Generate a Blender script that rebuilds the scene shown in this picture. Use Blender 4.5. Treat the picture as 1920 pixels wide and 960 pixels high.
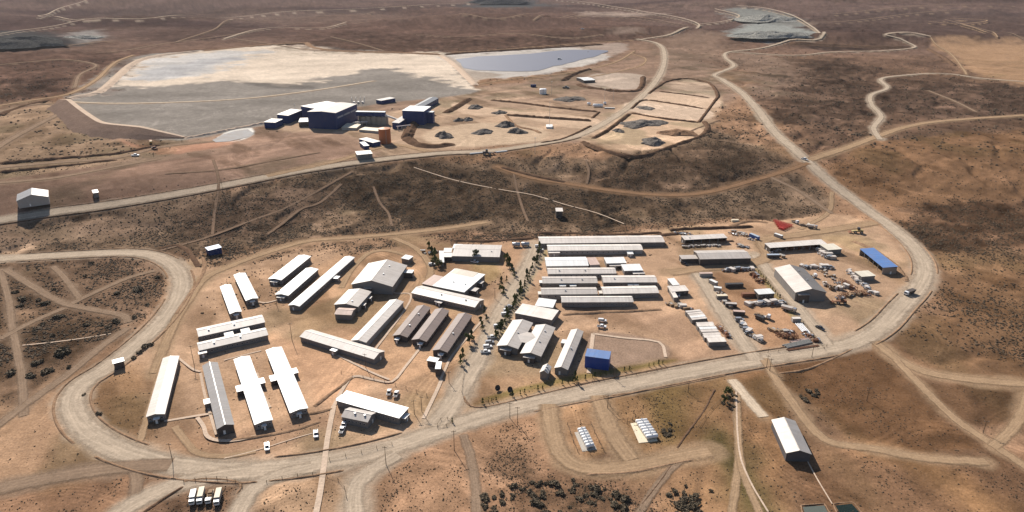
import bpy, math, random
import numpy as np
from mathutils import Vector
R = math.radians
random.seed(7); rng = np.random.default_rng(7)
for o in list(bpy.data.objects): bpy.data.objects.remove(o)
scene = bpy.context.scene; COL = scene.collection
# ---------------------------------------------------------------- camera, sky, sun, exposure
CAMH = 200.0; PITCH = 22.6; F = 1297.0
cam = bpy.data.cameras.new('camera'); camo = bpy.data.objects.new('camera', cam); COL.objects.link(camo)
camo.location = (0, 0, CAMH); camo.rotation_euler = (R(90 - PITCH), 0, 0)
cam.sensor_width = 36; cam.lens = 36 * F / 1920; cam.clip_start = 1; cam.clip_end = 120000
scene.camera = camo
SUN_EL = 36.0; SUN_AZ = -26.0          # azimuth from +Y towards +X, where the sun stands
w = bpy.data.worlds.new('World'); scene.world = w; w.use_nodes = True
nt = w.node_tree; bg = nt.nodes['Background']; sky = nt.nodes.new('ShaderNodeTexSky')
sky.sky_type = 'NISHITA'; sky.sun_disc = False; sky.sun_elevation = R(SUN_EL); sky.sun_rotation = R(SUN_AZ)
sky.altitude = 500; nt.links.new(sky.outputs[0], bg.inputs[0]); bg.inputs[1].default_value = 0.07
sl = bpy.data.lights.new('sun', 'SUN'); sl.energy = 5.0; sl.angle = R(0.5); sl.color = (1, 0.93, 0.83)
so = bpy.data.objects.new('sun', sl); COL.objects.link(so)
so.rotation_euler = (R(90 - SUN_EL), 0, R(180 - SUN_AZ) )
so.location = (0, 0, 500)
scene.view_settings.view_transform = 'Standard'; scene.view_settings.look = 'None'
scene.view_settings.gamma = 1; scene.view_settings.exposure = 0.5
scene.render.engine = 'CYCLES'
# ---------------------------------------------------------------- numpy noise
_perm = rng.permutation(512); _val = rng.random(512)
def _h(ix, iy, s): return _val[_perm[(ix + _perm[(iy + s * 37) & 511]) & 511]]
def vnoise(x, y, s=0):
    ix = np.floor(x).astype(np.int64); iy = np.floor(y).astype(np.int64)
    fx = x - ix; fy = y - iy; fx = fx * fx * (3 - 2 * fx); fy = fy * fy * (3 - 2 * fy)
    a = _h(ix, iy, s); b = _h(ix + 1, iy, s); c = _h(ix, iy + 1, s); d = _h(ix + 1, iy + 1, s)
    return (a + (b - a) * fx) * (1 - fy) + (c + (d - c) * fx) * fy
def fbm(x, y, scale, octv=4, s=0):
    t = 0; a = .5; n = 0; x = x / scale; y = y / scale
    for i in range(octv):
        t = t + a * vnoise(x, y, s + i); n += a; a *= .5
        x, y = x * 1.6 + y * 1.2 + 17.3, y * 1.6 - x * 1.2 + 5.1
    return t / n                       # 0..1, mean .5
def sstep(a, b, x):
    t = np.clip((x - a) / (b - a), 0, 1); return t * t * (3 - 2 * t)
# ---------------------------------------------------------------- terrain height
cP, sP = math.cos(R(PITCH)), math.sin(R(PITCH))
def ray(px, py):
    dx = (np.asarray(px, float) - 960) / F; v = (np.asarray(py, float) - 480) / F
    return dx, cP - v * sP, -sP - v * cP
def plane(px, py, z=0.0):
    dx, dy, dz = ray(px, py); t = (z - CAMH) / dz
    return dx * t, dy * t
HILLS = []
for (px, py, sx, sy, h) in [(900, 42, 420, 190, 42), (640, 30, 300, 200, 30), (60, 84, 150, 60, 20), (940, 2, 220, 150, 60),
                            (1640, 78, 420, 90, 22), (1180, 62, 260, 130, 22), (230, 40, 500, 200, 26), (1800, 10, 1200, 600, 60), (300, 4, 900, 500, 60)]:
    x, y = plane(px, py, 18); HILLS.append((float(x), float(y), sx, sy, h))
def H(x, y):
    x = np.asarray(x, float); y = np.asarray(y, float)
    y1 = 610 + 130 * sstep(-450, -60, x); y0 = y1 - 175 + 60 * sstep(-100, -450, x)
    z = 19 * sstep(y0, y1, y)
    r = np.hypot(x, y)
    amp = sstep(1900, 3600, r)
    z = z + amp * (fbm(x, y, 1500, 3, 3) - .45) * 110 + sstep(6000, 20000, r) * fbm(x, y, 6000, 3, 9) * 120
    for hx, hy, sx, sy, h in HILLS:
        z = z + h * np.exp(-((x - hx) / sx) ** 2 - ((y - hy) / sy) ** 2)
    # the pond and the tailings lie level
    return z
def P(px, py):
    dx, dy, dz = ray(px, py); dx, dy, dz = np.broadcast_arrays(dx, dy, dz)
    t0 = np.full(dx.shape, 200.0); lo = t0.copy(); hi = np.full(dx.shape, 60000.0); done = np.zeros(dx.shape, bool); t = t0.copy()
    for i in range(260):
        tn = t * 1.022; z = CAMH + dz * tn; hit = (z < H(dx * tn, dy * tn)) & ~done
        hi = np.where(hit, tn, hi); lo = np.where(hit, t, lo); done |= hit; t = tn
    for i in range(18):
        m = (lo + hi) / 2; below = CAMH + dz * m < H(dx * m, dy * m)
        hi = np.where(below, m, hi); lo = np.where(below, lo, m)
    return dx * hi, dy * hi
def P3(px, py):
    x, y = P(px, py); return float(x), float(y), float(H(x, y))
def PH(px, py, h):                     # point seen at this pixel, standing h above the ground
    z = h
    for i in range(6):
        x, y = plane(px, py, z); z = float(H(x, y)) + h
    return Vector((float(x), float(y), z))
def pts(lst):
    a = np.array(lst, float); x, y = P(a[:, 0], a[:, 1]); return np.stack([x, y], 1)
def smooth(p, n=5, closed=False):
    p = np.asarray(p); out = []
    m = len(p)
    for i in range(m - (0 if closed else 1)):
        a = p[(i - 1) % m] if (closed or i > 0) else 2 * p[0] - p[1]; b = p[i]; c = p[(i + 1) % m]
        d = p[(i + 2) % m] if (closed or i + 2 < m) else 2 * p[-1] - p[-2]
        for k in range(n):
            t = k / n
            out.append(.5 * ((2 * b) + (c - a) * t + (2 * a - 5 * b + 4 * c - d) * t * t + (3 * b - a - 3 * c + d) * t ** 3))
    if not closed: out.append(p[-1])
    return np.array(out)
# ---------------------------------------------------------------- roads: (kind, width m, pixel line, tone)
ROADS = [
 ('main_road', 13.5, [(-60,489),(60,482),(150,477),(240,474),(292,481),(327,500),(341,530),(330,565),(300,605),(255,647),(200,690),(160,715),(138,742),(138,772),(158,803),(200,832),(252,854),(315,870),(385,879),(460,882),(540,876),(610,866),(690,850),(765,829),(830,806),(890,786),(960,766),(1050,746),(1150,726),(1250,706),(1350,687),(1450,670),(1540,656),(1605,641),(1655,612),(1690,575),(1718,545),(1733,515),(1730,488),(1712,462),(1686,438),(1650,410),(1600,374),(1560,344),(1525,313),(1490,281),(1450,245),(1420,205),(1388,172),(1352,148)], 'gravel'),
 ('plateau_road', 12, [(-60,420),(0,413),(100,398),(200,385),(330,364),(450,342),(560,321),(690,302),(820,288),(920,283),(1000,272),(1080,256),(1135,230),(1180,200),(1215,170),(1240,135),(1246,105),(1236,84),(1195,74)], 'gravel'),
 ('camp_street', 13, [(815,800),(846,762),(868,720),(893,680),(915,635),(938,590),(962,548),(984,512),(1000,480),(1006,458)], 'gravel'),
 ('west_road', 10, [(-60,930),(0,916),(100,895),(230,876),(320,872)], 'track'),
 ('truck_road', 11, [(205,975),(260,940),(320,913),(390,895),(470,884)], 'gravel'),
 ('yard_road', 9, [(440,975),(455,945),(478,915),(520,893),(585,876)], 'gravel'),
 ('yard_road', 9, [(665,975),(664,935),(672,905),(700,880),(745,852)], 'gravel'),
 ('service_loop', 10, [(1028,758),(1034,800),(1048,845),(1078,872),(1130,880),(1200,872),(1270,856),(1330,846)], 'dirt'),
 ('service_loop', 10, [(1122,742),(1136,785),(1160,830),(1185,862)], 'dirt'),
 ('east_track', 7.5, [(1640,640),(1680,672),(1730,696),(1790,708),(1860,716),(1990,724)], 'dirt'),
 ('east_track', 5.5, [(1680,675),(1725,722),(1790,785),(1850,826),(1930,880)], 'dirt'),
 ('east_track', 5.5, [(1930,735),(1908,790),(1880,822),(1860,838)], 'dirt'),
 ('hangar_track', 6, [(1432,672),(1455,712),(1490,760),(1520,800),(1560,830),(1640,842),(1740,860),(1850,866)], 'dirt'),
 ('concrete_road', 6.5, [(1372,712),(1402,748),(1432,782)], 'pale'),
 ('ridge_road', 11, [(1518,300),(1580,280),(1640,258),(1700,238),(1780,226),(1990,212)], 'dirt'),
 ('ridge_road', 8, [(1650,262),(1638,240),(1652,218),(1634,196),(1634,178),(1664,165),(1652,148),(1700,141),(1770,138),(1850,148),(1990,158)], 'gravel'),
 ('far_road', 9, [(1352,148),(1340,140),(1376,124),(1360,108),(1366,98),(1420,92),(1480,76),(1545,64),(1505,42),(1440,20),(1380,14)], 'gravel'),
 ('far_road', 8, [(1376,98),(1490,104),(1560,98),(1650,96),(1715,90),(1692,76),(1660,66),(1700,62),(1745,70)], 'gravel'),
 ('far_road', 9, [(1205,74),(1270,60),(1310,48),(1240,30),(1130,12),(1040,0)], 'gravel'),
 ('far_road', 8, [(1310,48),(1360,42),(1385,32),(1340,20)], 'gravel'),
 ('far_road', 8, [(0,66),(60,58),(160,40),(290,37),(440,36),(560,24),(740,16),(880,8)], 'gravel'),
 ('far_road', 8, [(72,34),(110,20),(170,0)], 'gravel'),
 ('far_road', 7, [(72,34),(120,38),(160,40)], 'gravel'),
 ('far_road', 8, [(420,74),(480,58),(530,54),(600,55),(650,44)], 'gravel'),
 ('dam_road', 7, [(118,190),(200,194),(330,192),(470,184),(600,168),(700,152)], 'pale'),
 ('dam_road', 9, [(-40,205),(60,188),(130,176),(180,150),(215,118),(250,104)], 'dirt'),
 ('west_plateau_road', 10, [(-40,300),(20,262),(75,232),(112,212),(110,198),(70,196),(20,204),(-40,222)], 'track'),
 ('west_plateau_road', 9, [(-40,318),(90,306),(220,296),(300,276),(390,266),(440,262)], 'track'),
 ('west_plateau_road', 8, [(-40,346),(100,334),(220,312),(300,298)], 'track'),
 ('mill_road', 9, [(500,330),(640,300),(700,280),(745,272),(800,284)], 'dirt'),
 ('back_track', 7, [(290,700),(308,650),(330,600),(356,560),(385,522),(430,500),(500,474),(580,452),(660,446),(760,437),(840,428),(912,417)], 'dirt'),
 ('back_track', 5, [(640,540),(660,505),(690,476),(720,470),(752,476),(776,488)], 'dirt'),
 ('back_track', 6, [(740,447),(780,466),(806,498),(800,530),(772,548)], 'dirt'),
 ('scar_track', 7, [(930,312),(990,332),(1060,344),(1150,358),(1240,366),(1320,362),(1400,342),(1470,322),(1516,306)], 'ochre'),
 ('field_track', 6, [(10,505),(50,530),(100,560),(130,572),(180,582),(230,592),(240,605)], 'track'),
 ('field_track', 5, [(130,572),(180,548),(240,522),(290,508)], 'track'),
 ('field_track', 5, [(0,505),(16,560),(24,620),(40,700),(45,780)], 'track'),
 ('field_track', 5, [(0,636),(60,604),(120,578)], 'track'),
 ('field_track', 5, [(150,560),(120,520),(100,500)], 'track'),
 ('west_track', 6, [(-20,810),(60,750),(130,700),(190,650),(240,615)], 'track'),
 ('depot_street', 11, [(1308,512),(1330,545),(1358,590),(1392,640),(1418,676)], 'gravel'),
 ('depot_street', 10, [(1416,478),(1448,520),(1490,570),(1530,620),(1550,648)], 'gravel'),
 ('depot_street', 12, [(1255,512),(1330,502),(1400,496),(1440,480),(1430,452),(1500,440),(1580,428),(1640,418)], 'dirt'),
 ('barrack_track', 4, [(262,828),(280,770),(300,700),(312,668)], 'dirt'),
 ('barrack_track', 4, [(328,800),(350,830),(372,850),(420,856),(480,846)], 'dirt'),
 ('triangle_track', 6, [(250,875),(256,905),(250,950)], 'track'),
 ('slope_track', 4, [(300,470),(380,448),(460,418),(540,388),(610,350),(660,322)], 'faint'),
 ('slope_track', 3, [(735,424),(728,400),(712,380),(700,350)], 'faint'), ('slope_track', 3, [(962,318),(968,350),(978,385),(990,415)], 'faint'), ('slope_track', 3, [(1098,300),(1104,322),(1100,345)], 'faint'),
 ('slope_track', 4, [(640,345),(600,380),(560,395),(500,440)], 'faint'), ('slope_track', 3, [(400,300),(410,340),(402,400),(398,440)], 'faint'), ('slope_track', 3, [(1350,225),(1290,250),(1340,262),(1400,272)], 'faint'), ('slope_track', 4, [(310,326),(420,318),(520,300),(600,286)], 'faint'),
 ('east_slope_track', 5, [(1560,360),(1552,400),(1500,430)], 'dirt'),
 ('far_track', 5, [(1745,72),(1780,100),(1806,130),(1812,140)], 'dirt'),
 ('far_track', 5, [(1770,40),(1850,60),(1990,100)], 'track'),
 ('south_track', 5, [(895,975),(890,900),(880,850),(868,815)], 'track'),
 ('south_track', 4, [(1370,975),(1385,850),(1378,760)], 'dirt'),
 ('south_track', 4, [(1430,975),(1398,900),(1385,840),(1382,740)], 'dirt'),
 ('south_track', 4, [(1290,850),(1240,900),(1190,975)], 'track'),
 ('far_track', 5, [(560,92),(660,98),(760,100),(900,96),(1060,84),(1190,76)], 'dirt'),
 ('far_track', 7, [(0,122),(60,116),(120,112),(180,122),(150,140),(140,165)], 'track'),
 ('far_track', 6, [(180,100),(230,96),(300,84),(380,74),(470,62)], 'track'),
 ('far_track', 6, [(330,80),(400,58),(430,40),(520,34),(600,30),(700,26)], 'track'),
 ('far_track', 6, [(440,74),(500,82),(560,92)], 'track'), ('far_track', 6, [(620,70),(680,84),(720,96)], 'track'),
 ('far_track', 7, [(780,66),(860,70),(960,64),(1060,72),(1130,66)], 'track'), ('far_track', 7, [(1000,40),(1080,30),(1180,34),(1290,50)], 'track'),
 ('far_track', 7, [(860,28),(960,34),(1100,30)], 'track'), ('far_track', 7, [(1500,46),(1600,42),(1700,30),(1800,22)], 'track'), ('far_track', 7, [(1560,30),(1640,22),(1740,14),(1900,12)], 'track'),
 ('far_track', 6, [(1740,44),(1800,48),(1850,42),(1780,38)], 'dirt'), ('far_track', 6, [(1800,48),(1840,60),(1870,72)], 'dirt'),
 ('far_track', 6, [(0,86),(80,90),(150,84),(240,78)], 'track'), ('far_track', 5, [(1440,330),(1500,360),(1560,400)], 'track'), ('far_track', 6, [(1830,210),(1790,190),(1740,170)], 'track'),
 ('far_track', 5, [(1250,130),(1300,124),(1360,128)], 'track'), ('far_track', 5, [(1180,100),(1210,110),(1200,124),(1160,134),(1100,146)], 'dirt'),
 ('far_track', 6, [(888,160),(960,148),(1060,138),(1150,118),(1190,96)], 'dirt'),
]
for i, rd in enumerate(ROADS):
    ROADS[i] = rd + (smooth(pts(rd[2]), 5),)
def line_dist(x, y, pl, margin):
    d = np.full(x.shape, 1e9)
    lo = pl.min(0) - margin; hi = pl.max(0) + margin
    idx = np.nonzero((x > lo[0]) & (x < hi[0]) & (y > lo[1]) & (y < hi[1]))[0]
    if not len(idx): return d
    xs, ys = x[idx], y[idx]; best = np.full(xs.shape, 1e9)
    for a, b in zip(pl[:-1], pl[1:]):
        e = b - a; L = e @ e + 1e-9
        j = np.nonzero((xs > min(a[0], b[0]) - margin) & (xs < max(a[0], b[0]) + margin) & (ys > min(a[1], b[1]) - margin) & (ys < max(a[1], b[1]) + margin))[0]
        if not len(j): continue
        t = np.clip(((xs[j] - a[0]) * e[0] + (ys[j] - a[1]) * e[1]) / L, 0, 1)
        q = np.hypot(xs[j] - a[0] - t * e[0], ys[j] - a[1] - t * e[1]); best[j] = np.minimum(best[j], q)
    d[idx] = best; return d
def poly_sd(x, y, pl, margin):          # signed distance, negative inside
    d = np.full(x.shape, 1e9); lo = pl.min(0) - margin; hi = pl.max(0) + margin
    idx = np.nonzero((x > lo[0]) & (x < hi[0]) & (y > lo[1]) & (y < hi[1]))[0]
    if not len(idx): return d
    xs, ys = x[idx], y[idx]; best = np.full(xs.shape, 1e9); ins = np.zeros(xs.shape, bool)
    q = np.roll(pl, -1, 0)
    for a, b in zip(pl, q):
        e = b - a; L = e @ e + 1e-9
        t = np.clip(((xs - a[0]) * e[0] + (ys - a[1]) * e[1]) / L, 0, 1)
        best = np.minimum(best, np.hypot(xs - a[0] - t * e[0], ys - a[1] - t * e[1]))
        c = ((a[1] > ys) != (b[1] > ys)) & (xs < (b[0] - a[0]) * (ys - a[1]) / (b[1] - a[1] + 1e-12) + a[0])
        ins ^= c
    d[idx] = np.where(ins, -best, best); return d
# ---------------------------------------------------------------- what the soil is where
GAIN = 1.0
def C(r, g, b, k=1.0):
    f = lambda c: (c / 255 / 12.92 if c < 10 else ((c / 255 + .055) / 1.055) ** 2.4)
    v = np.array([f(r), f(g), f(b)]) * k / 1.2 * np.array([.985, 1.0, .99]); return v * .89 + v.mean() * .11
TONE = {'faint': C(132,107,88), 'gravel': C(190,168,145), 'track': C(150,124,102), 'dirt': C(174,142,110), 'pale': C(214,190,164), 'ochre': C(152,116,86)}
# (pixel polygon, colour, strength, feather m, warp m, scrub, rough)
REG = [
 # upper plateau behind the slope
 ([(-200,420),(0,395),(330,352),(690,292),(900,276),(1100,262),(1340,200),(1380,160),(1250,90),(1000,150),(700,170),(330,190),(-200,200)], C(146,119,100), .9, 14, 20, .03, .25),
 ([(-100,200),(110,190),(140,230),(190,262),(330,270),(250,300),(-100,330)], C(150,122,96), .8, 8, 12, .25, .5),
 ([(0,336),(320,300),(480,280),(620,262),(700,300),(450,338),(200,380),(0,405)], C(128,100,84), .8, 5, 6, .02, .2),
 # the dark scrub slope
 ([(-100,440),(0,425),(120,405),(330,372),(480,348),(620,320),(760,306),(980,298),(1180,290),(1330,240),(1480,300),(1560,370),(1540,400),(1420,408),(1200,425),(1000,440),(900,425),(760,430),(560,452),(400,470),(260,470),(-100,478)], C(122,99,79), .95, 8, 14, .5, 1.0),
 ([(-100,440),(0,430),(180,400),(330,380),(430,372),(300,420),(200,450),(-100,470)], C(146,118,96), .8, 10, 10, .25, .5),
 ([(640,350),(760,312),(940,318),(1080,350),(1240,372),(1300,400),(1100,425),(900,410),(780,425),(660,400)], C(90,71,55), .85, 12, 20, .7, 1.0),
 ([(340,395),(440,365),(600,345),(640,380),(560,430),(420,455),(330,440)], C(84,65,53), .7, 12, 14, .8, 1.0),
 ([(1060,330),(1200,300),(1330,270),(1500,310),(1400,345),(1200,362)], C(86,66,52), .7, 12, 14, .8, 1.0),
 # east plain
 ([(1400,170),(1480,110),(1900,160),(2100,200),(2100,420),(1900,380),(1700,330),(1540,300),(1460,240)], C(108,83,67), .9, 18, 24, .32, .8),
 ([(1480,130),(1600,110),(1660,160),(1640,220),(1540,240),(1470,190)], C(78,61,51), .65, 24, 30, .7, .8),
 ([(1660,170),(1800,150),(1990,170),(1990,215),(1780,222),(1680,215)], C(80,62,52), .65, 20, 24, .7, .6),
 ([(1560,320),(1700,260),(2100,250),(2100,760),(1900,735),(1760,690),(1650,650),(1720,600),(1770,530),(1750,470),(1700,420)], C(134,99,70), .9, 12, 20, .15, .6),
 ([(1690,400),(1800,380),(1990,380),(1990,470),(1800,500),(1740,470)], C(84,62,48), .75, 12, 18, .8, .8),
 ([(1760,570),(1990,540),(1990,700),(1840,700)], C(118,88,62), .55, 20, 22, .35, .7),
 ([(1740,480),(1860,470),(1900,500),(1800,520)], C(164,126,90), .6, 14, 10, .1, .3),
 # ochre field far right
 ([(1745,72),(1840,70),(2100,78),(2100,170),(1900,155),(1820,134),(1790,108)], C(168,131,98), .95, 8, 10, .03, .1),
 # camp apron
 ([(330,500),(420,478),(560,455),(760,440),(880,450),(1000,448),(1240,432),(1420,412),(1560,402),(1640,418),(1700,470),(1716,520),(1690,560),(1640,612),(1560,650),(1300,694),(1050,738),(880,780),(760,826),(600,860),(450,874),(300,862),(200,824),(160,770),(170,720),(250,665),(310,600)], C(190,152,120), .95, 6, 8, .03, .15),
 ([(560,520),(690,470),(780,480),(900,560),(880,690),(800,780),(720,720),(560,640)], C(182,140,104), .6, 10, 10, .02, .1),
 ([(500,640),(560,640),(700,690),(650,760),(590,760),(540,700)], C(206,158,120), .8, 10, 12, .01, .15),
 ([(630,470),(760,455),(800,520),(900,545),(960,500),(1000,470),(1010,450),(760,442)], C(186,144,110), .7, 8, 10, .03, .1),
 ([(150,700),(210,690),(290,690),(275,790),(240,840),(180,800)], C(150,112,76), .75, 8, 10, .3, .4),
 ([(330,790),(400,820),(600,780),(620,800),(460,850),(350,850)], C(146,110,84), .6, 8, 8, .1, .4),
 ([(1120,590),(1250,585),(1400,660),(1260,690),(1250,640)], C(172,136,108), .8, 6, 6, .01, .05),
 ([(1108,622),(1235,640),(1250,678),(1150,694),(1104,680)], C(158,130,110), .9, 2, 2, 0, 0),
 ([(1260,480),(1440,440),(1640,420),(1700,500),(1560,640),(1400,660),(1300,520)], C(186,150,120), .7, 10, 10, .02, .1),
 ([(1330,520),(1420,508),(1540,640),(1440,655)], C(168,126,92), .8, 4, 4, .02, .1),
 ([(1560,440),(1620,450),(1700,520),(1690,530),(1600,470),(1540,455)], C(206,164,124), .8, 8, 6, 0, .1),
 ([(870,700),(960,700),(1060,700),(1140,700),(1240,690),(900,762),(868,750)], C(178,138,102), .7, 5, 6, .04, .15),
 ([(930,742),(1000,716),(1240,676),(1250,686),(1060,724),(900,765),(872,762)], C(150,122,70), .45, 3, 3, .15, .1),
 ([(800,448),(900,440),(1010,436),(1010,450),(850,458)], C(120,92,72), .7, 5, 6, .7, .4),
 ([(400,470),(520,452),(700,444),(740,460),(640,480),(560,470),(480,490),(400,500)], C(118,90,68), .6, 6, 8, .8, .4),
 # west field
 ([(-100,497),(240,486),(290,500),(305,540),(280,590),(200,650),(110,710),(60,752),(-100,860)], C(122,96,76), .95, 5, 8, .42, .6),
 ([(-100,600),(130,590),(240,612),(160,680),(80,730),(-100,800)], C(96,74,56), .65, 12, 14, .6, .6),
 ([(0,520),(60,540),(130,590),(60,640),(-60,640),(-60,520)], C(110,86,66), .5, 10, 12, .8, .6),
 ([(0,750),(60,755),(110,700),(130,740),(150,810),(220,850),(120,880),(0,905),(-60,905),(-60,790)], C(176,138,106), .85, 6, 8, .08, .3),
 # south field
 ([(-100,930),(230,888),(250,975),(-100,1000)], C(150,112,84), .85, 5, 6, .25, .3),
 ([(480,960),(500,915),(620,880),(660,900),(650,975)], C(178,142,110), .9, 5, 5, .05, .2),
 ([(680,975),(690,900),(780,840),(880,800),(1010,760),(1030,830),(1080,890),(1260,880),(1300,900),(1250,1000),(680,1000)], C(160,122,92), .9, 6, 8, .22, .4),
 ([(900,860),(1080,890),(1180,895),(1260,990),(900,990)], C(126,94,70), .6, 10, 12, .75, .4),
 ([(1050,760),(1110,752),(1140,830),(1100,862),(1066,850)], C(168,128,92), .9, 3, 3, .05, .1),
 ([(1140,745),(1240,722),(1360,700),(1380,760),(1330,840),(1180,850)], C(150,114,78), .85, 6, 6, .2, .2),
 ([(1215,735),(1260,720),(1300,800),(1280,840),(1240,820)], C(118,98,54), .6, 8, 8, .35, .2),
 ([(1380,770),(1460,780),(1480,1000),(1260,1000),(1300,860)], C(170,128,90), .85, 8, 10, .15, .3),
 ([(1340,830),(1378,810),(1420,900),(1450,1000),(1390,1000)], C(88,86,46), .75, 8, 10, .5, .2),
 ([(1460,690),(1640,660),(1760,780),(1860,850),(1700,845),(1560,815),(1490,740)], C(112,80,54), .95, 6, 10, .22, .5),
 ([(1700,715),(1880,728),(1910,760),(1880,800),(1800,800),(1740,760)], C(112,82,58), .9, 4, 6, .2, .4),
 ([(1380,700),(1440,696),(1470,740),(1476,776),(1440,780)], C(134,98,66), .9, 3, 4, .15, .2),
 ([(1480,840),(1700,850),(1900,990),(1560,990)], C(138,102,74), .9, 8, 10, .2, .4),
 ([(1700,880),(1990,870),(1990,1000),(1880,1000)], C(106,77,55), .85, 10, 12, .3, .5),
 ([(1600,825),(1720,850),(1860,930),(1920,975),(1840,975),(1700,880),(1590,850)], C(166,124,84), .75, 8, 8, .03, .2),
 ([(1650,660),(1780,640),(1880,700),(1780,705),(1690,690)], C(136,102,74), .7, 6, 8, .2, .4),
 ([(1022,470),(1000,500),(984,530),(966,560),(950,590),(932,625),(922,640),(930,644),(942,628),(962,592),(980,562),(1000,526),(1014,496),(1028,474)], C(122,116,62), .75, 1.5, 2, .1, .1),
 ([(930,748),(1000,727),(1120,706),(1250,682),(1252,676),(1120,698),(1000,718),(900,748)], C(132,114,62), .7, 1.5, 2, .1, .1),
 ([(1412,505),(1440,540),(1480,590),(1530,640),(1536,636),(1486,582),(1446,532),(1418,500)], C(132,120,66), .7, 1.5, 2, .1, .1),
 ([(880,470),(930,478),(940,520),(900,530),(880,500)], C(170,146,92), .5, 4, 4, .05, .1),
 # process area
 ([(490,232),(560,225),(700,215),(800,195),(860,180),(1140,200),(1240,175),(1340,170),(1330,240),(1190,290),(1080,262),(900,276),(720,296),(640,270)], C(186,154,126), .9, 5, 6, .01, .1),
 ([(400,262),(640,250),(700,300),(540,318),(420,330)], C(156,124,104), .8, 8, 10, .04, .3),
 ([(850,192),(940,205),(1120,222),(1100,244),(960,218),(870,214)], C(214,180,150), .85, 3, 3, 0, 0),
 ([(800,246),(900,230),(1010,240),(1010,264),(900,274),(810,270)], C(206,176,146), .8, 4, 4, 0, 0),
 ([(1112,262),(1180,214),(1290,224),(1318,234),(1300,262),(1190,284)], C(208,172,140), .9, 3, 4, 0, .1),
 ([(1190,190),(1330,206),(1310,226),(1180,208)], C(212,182,156), .9, 2, 2, 0, 0),
 ([(1216,172),(1340,184),(1334,202),(1200,190)], C(206,174,146), .9, 2, 2, 0, 0),
 ([(1234,164),(1280,150),(1330,158),(1344,178),(1320,184)], C(186,158,134), .9, 2, 2, 0, .1),
 ([(1090,150),(1120,138),(1205,140),(1196,166),(1120,164)], C(186,164,146), .9, 2, 3, 0, .1),
 ([(840,170),(1000,160),(1140,190),(1120,216),(900,196)], C(168,138,114), .8, 4, 5, .02, .1),
 # tailings
 ([(118,188),(215,118),(260,104),(380,94),(560,84),(740,98),(850,100),(890,162),(860,178),(700,196),(560,222),(470,240),(330,262),(250,256),(190,244),(150,218)], C(144,134,125), 1, 3, 5, 0, .0),
 ([(228,160),(262,112),(360,97),(470,88),(560,82),(620,92),(740,99),(830,101),(890,162),(846,160),(836,146),(780,142),(736,130),(690,129),(640,142),(596,150),(560,164),(500,156),(420,152),(330,160)], C(222,200,178), 1, 6, 18, 0, 0),
 ([(248,150),(272,116),(340,102),(420,96),(500,94),(470,106),(440,122),(400,136),(330,148)], C(198,190,184), .95, 8, 24, 0, 0),  # pale water sheen painted into the tailings colour
 ([(260,148),(290,128),(400,108),(450,108),(330,140)], C(172,168,168), .7, 10, 22, 0, 0),
 ([(460,154),(580,160),(588,168),(500,164)], C(112,104,98), .8, 4, 4, 0, 0),
 ([(828,104),(960,94),(1100,84),(1168,80),(1174,94),(1120,116),(1040,134),(950,146),(880,142),(850,120)], C(200,188,178), 1, 3, 6, 0, 0),
 ([(832,106),(856,112),(876,130),(940,140),(900,150),(884,156)], C(176,158,142), .9, 3, 4, 0, 0),
 ([(404,262),(430,245),(470,240),(476,252),(440,266)], C(226,218,208), 1, 1.5, 2, 0, 0),
 ([(220,262),(300,274),(440,258),(430,272),(300,290)], C(184,132,104), .7, 4, 5, 0, .1),
 # distant ground
 ([(560,84),(560,40),(760,18),(1000,12),(1180,40),(1240,66),(1160,76),(950,92),(760,96),(620,90)], C(104,78,66), .8, 30, 40, .35, .5),
 ([(560,90),(640,62),(900,70),(1160,48),(1240,62),(1150,76),(900,92),(700,96)], C(80,60,50), .6, 30, 40, .6, .6),
 ([(-200,78),(0,58),(90,60),(136,72),(120,84),(-200,100)], C(70,68,68), .95, 12, 16, .1, .3),
 ([(130,66),(176,56),(186,70),(150,80)], C(156,150,144), .8, 12, 10, 0, .1),
 ([(-200,100),(140,98),(260,100),(180,150),(100,185),(-200,200)], C(104,78,66), .8, 20, 30, .4, .6),
 ([(0,150),(110,150),(120,175),(0,180)], C(74,56,48), .6, 20, 20, .8, .6),
 ([(880,14),(905,0),(960,-6),(1010,4),(1030,12)], C(78,82,84), .9, 20, 20, 0, .2),
 ([(1360,66),(1410,40),(1450,44),(1530,60),(1470,70),(1440,78)], C(150,150,144), .95, 8, 12, 0, .2),
 ([(1370,16),(1430,18),(1510,42),(1490,50),(1380,34)], C(132,132,126), .9, 12, 14, 0, .2),
 ([(1480,84),(1600,84),(1700,86),(1690,92),(1560,94)], C(58,46,42), .75, 10, 12, .6, .4),
 ([(1100,22),(1230,26),(1190,30),(1120,30)], C(190,166,148), .6, 20, 20, 0, .1),
 ([(250,60),(420,50),(560,58),(500,70),(300,76)], C(84,64,56), .7, 16, 20, .3, .5),
 ([(160,20),(420,12),(520,20),(400,30),(200,34)], C(88,70,62), .6, 30, 40, .3, .5), ([(420,30),(700,22),(820,28),(640,44),(480,46)], C(118,96,84), .5, 30, 40, .1, .3),
 ([(1240,70),(1350,60),(1360,100),(1340,130),(1260,120)], C(140,114,96), .7, 14, 18, .05, .3), ([(1380,100),(1480,110),(1480,170),(1420,180),(1390,150)], C(142,116,98), .7, 14, 18, .08, .3),
 ([(1060,84),(1190,78),(1230,90),(1230,130),(1100,130),(1040,150),(1060,130),(1160,110)], C(146,116,96), .7, 8, 12, .05, .3),
 ([(1560,24),(1900,20),(1990,34),(1700,44)], C(78,64,62), .6, 30, 40, .3, .4),
 ([(1150,54),(1200,52),(1200,60),(1150,62)], C(158,134,118), .6, 12, 10, 0, .1),
 ([(1500,26),(1900,30),(2100,70),(1800,68),(1700,60),(1560,52)], C(92,72,64), .7, 30, 40, .4, .4),
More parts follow.
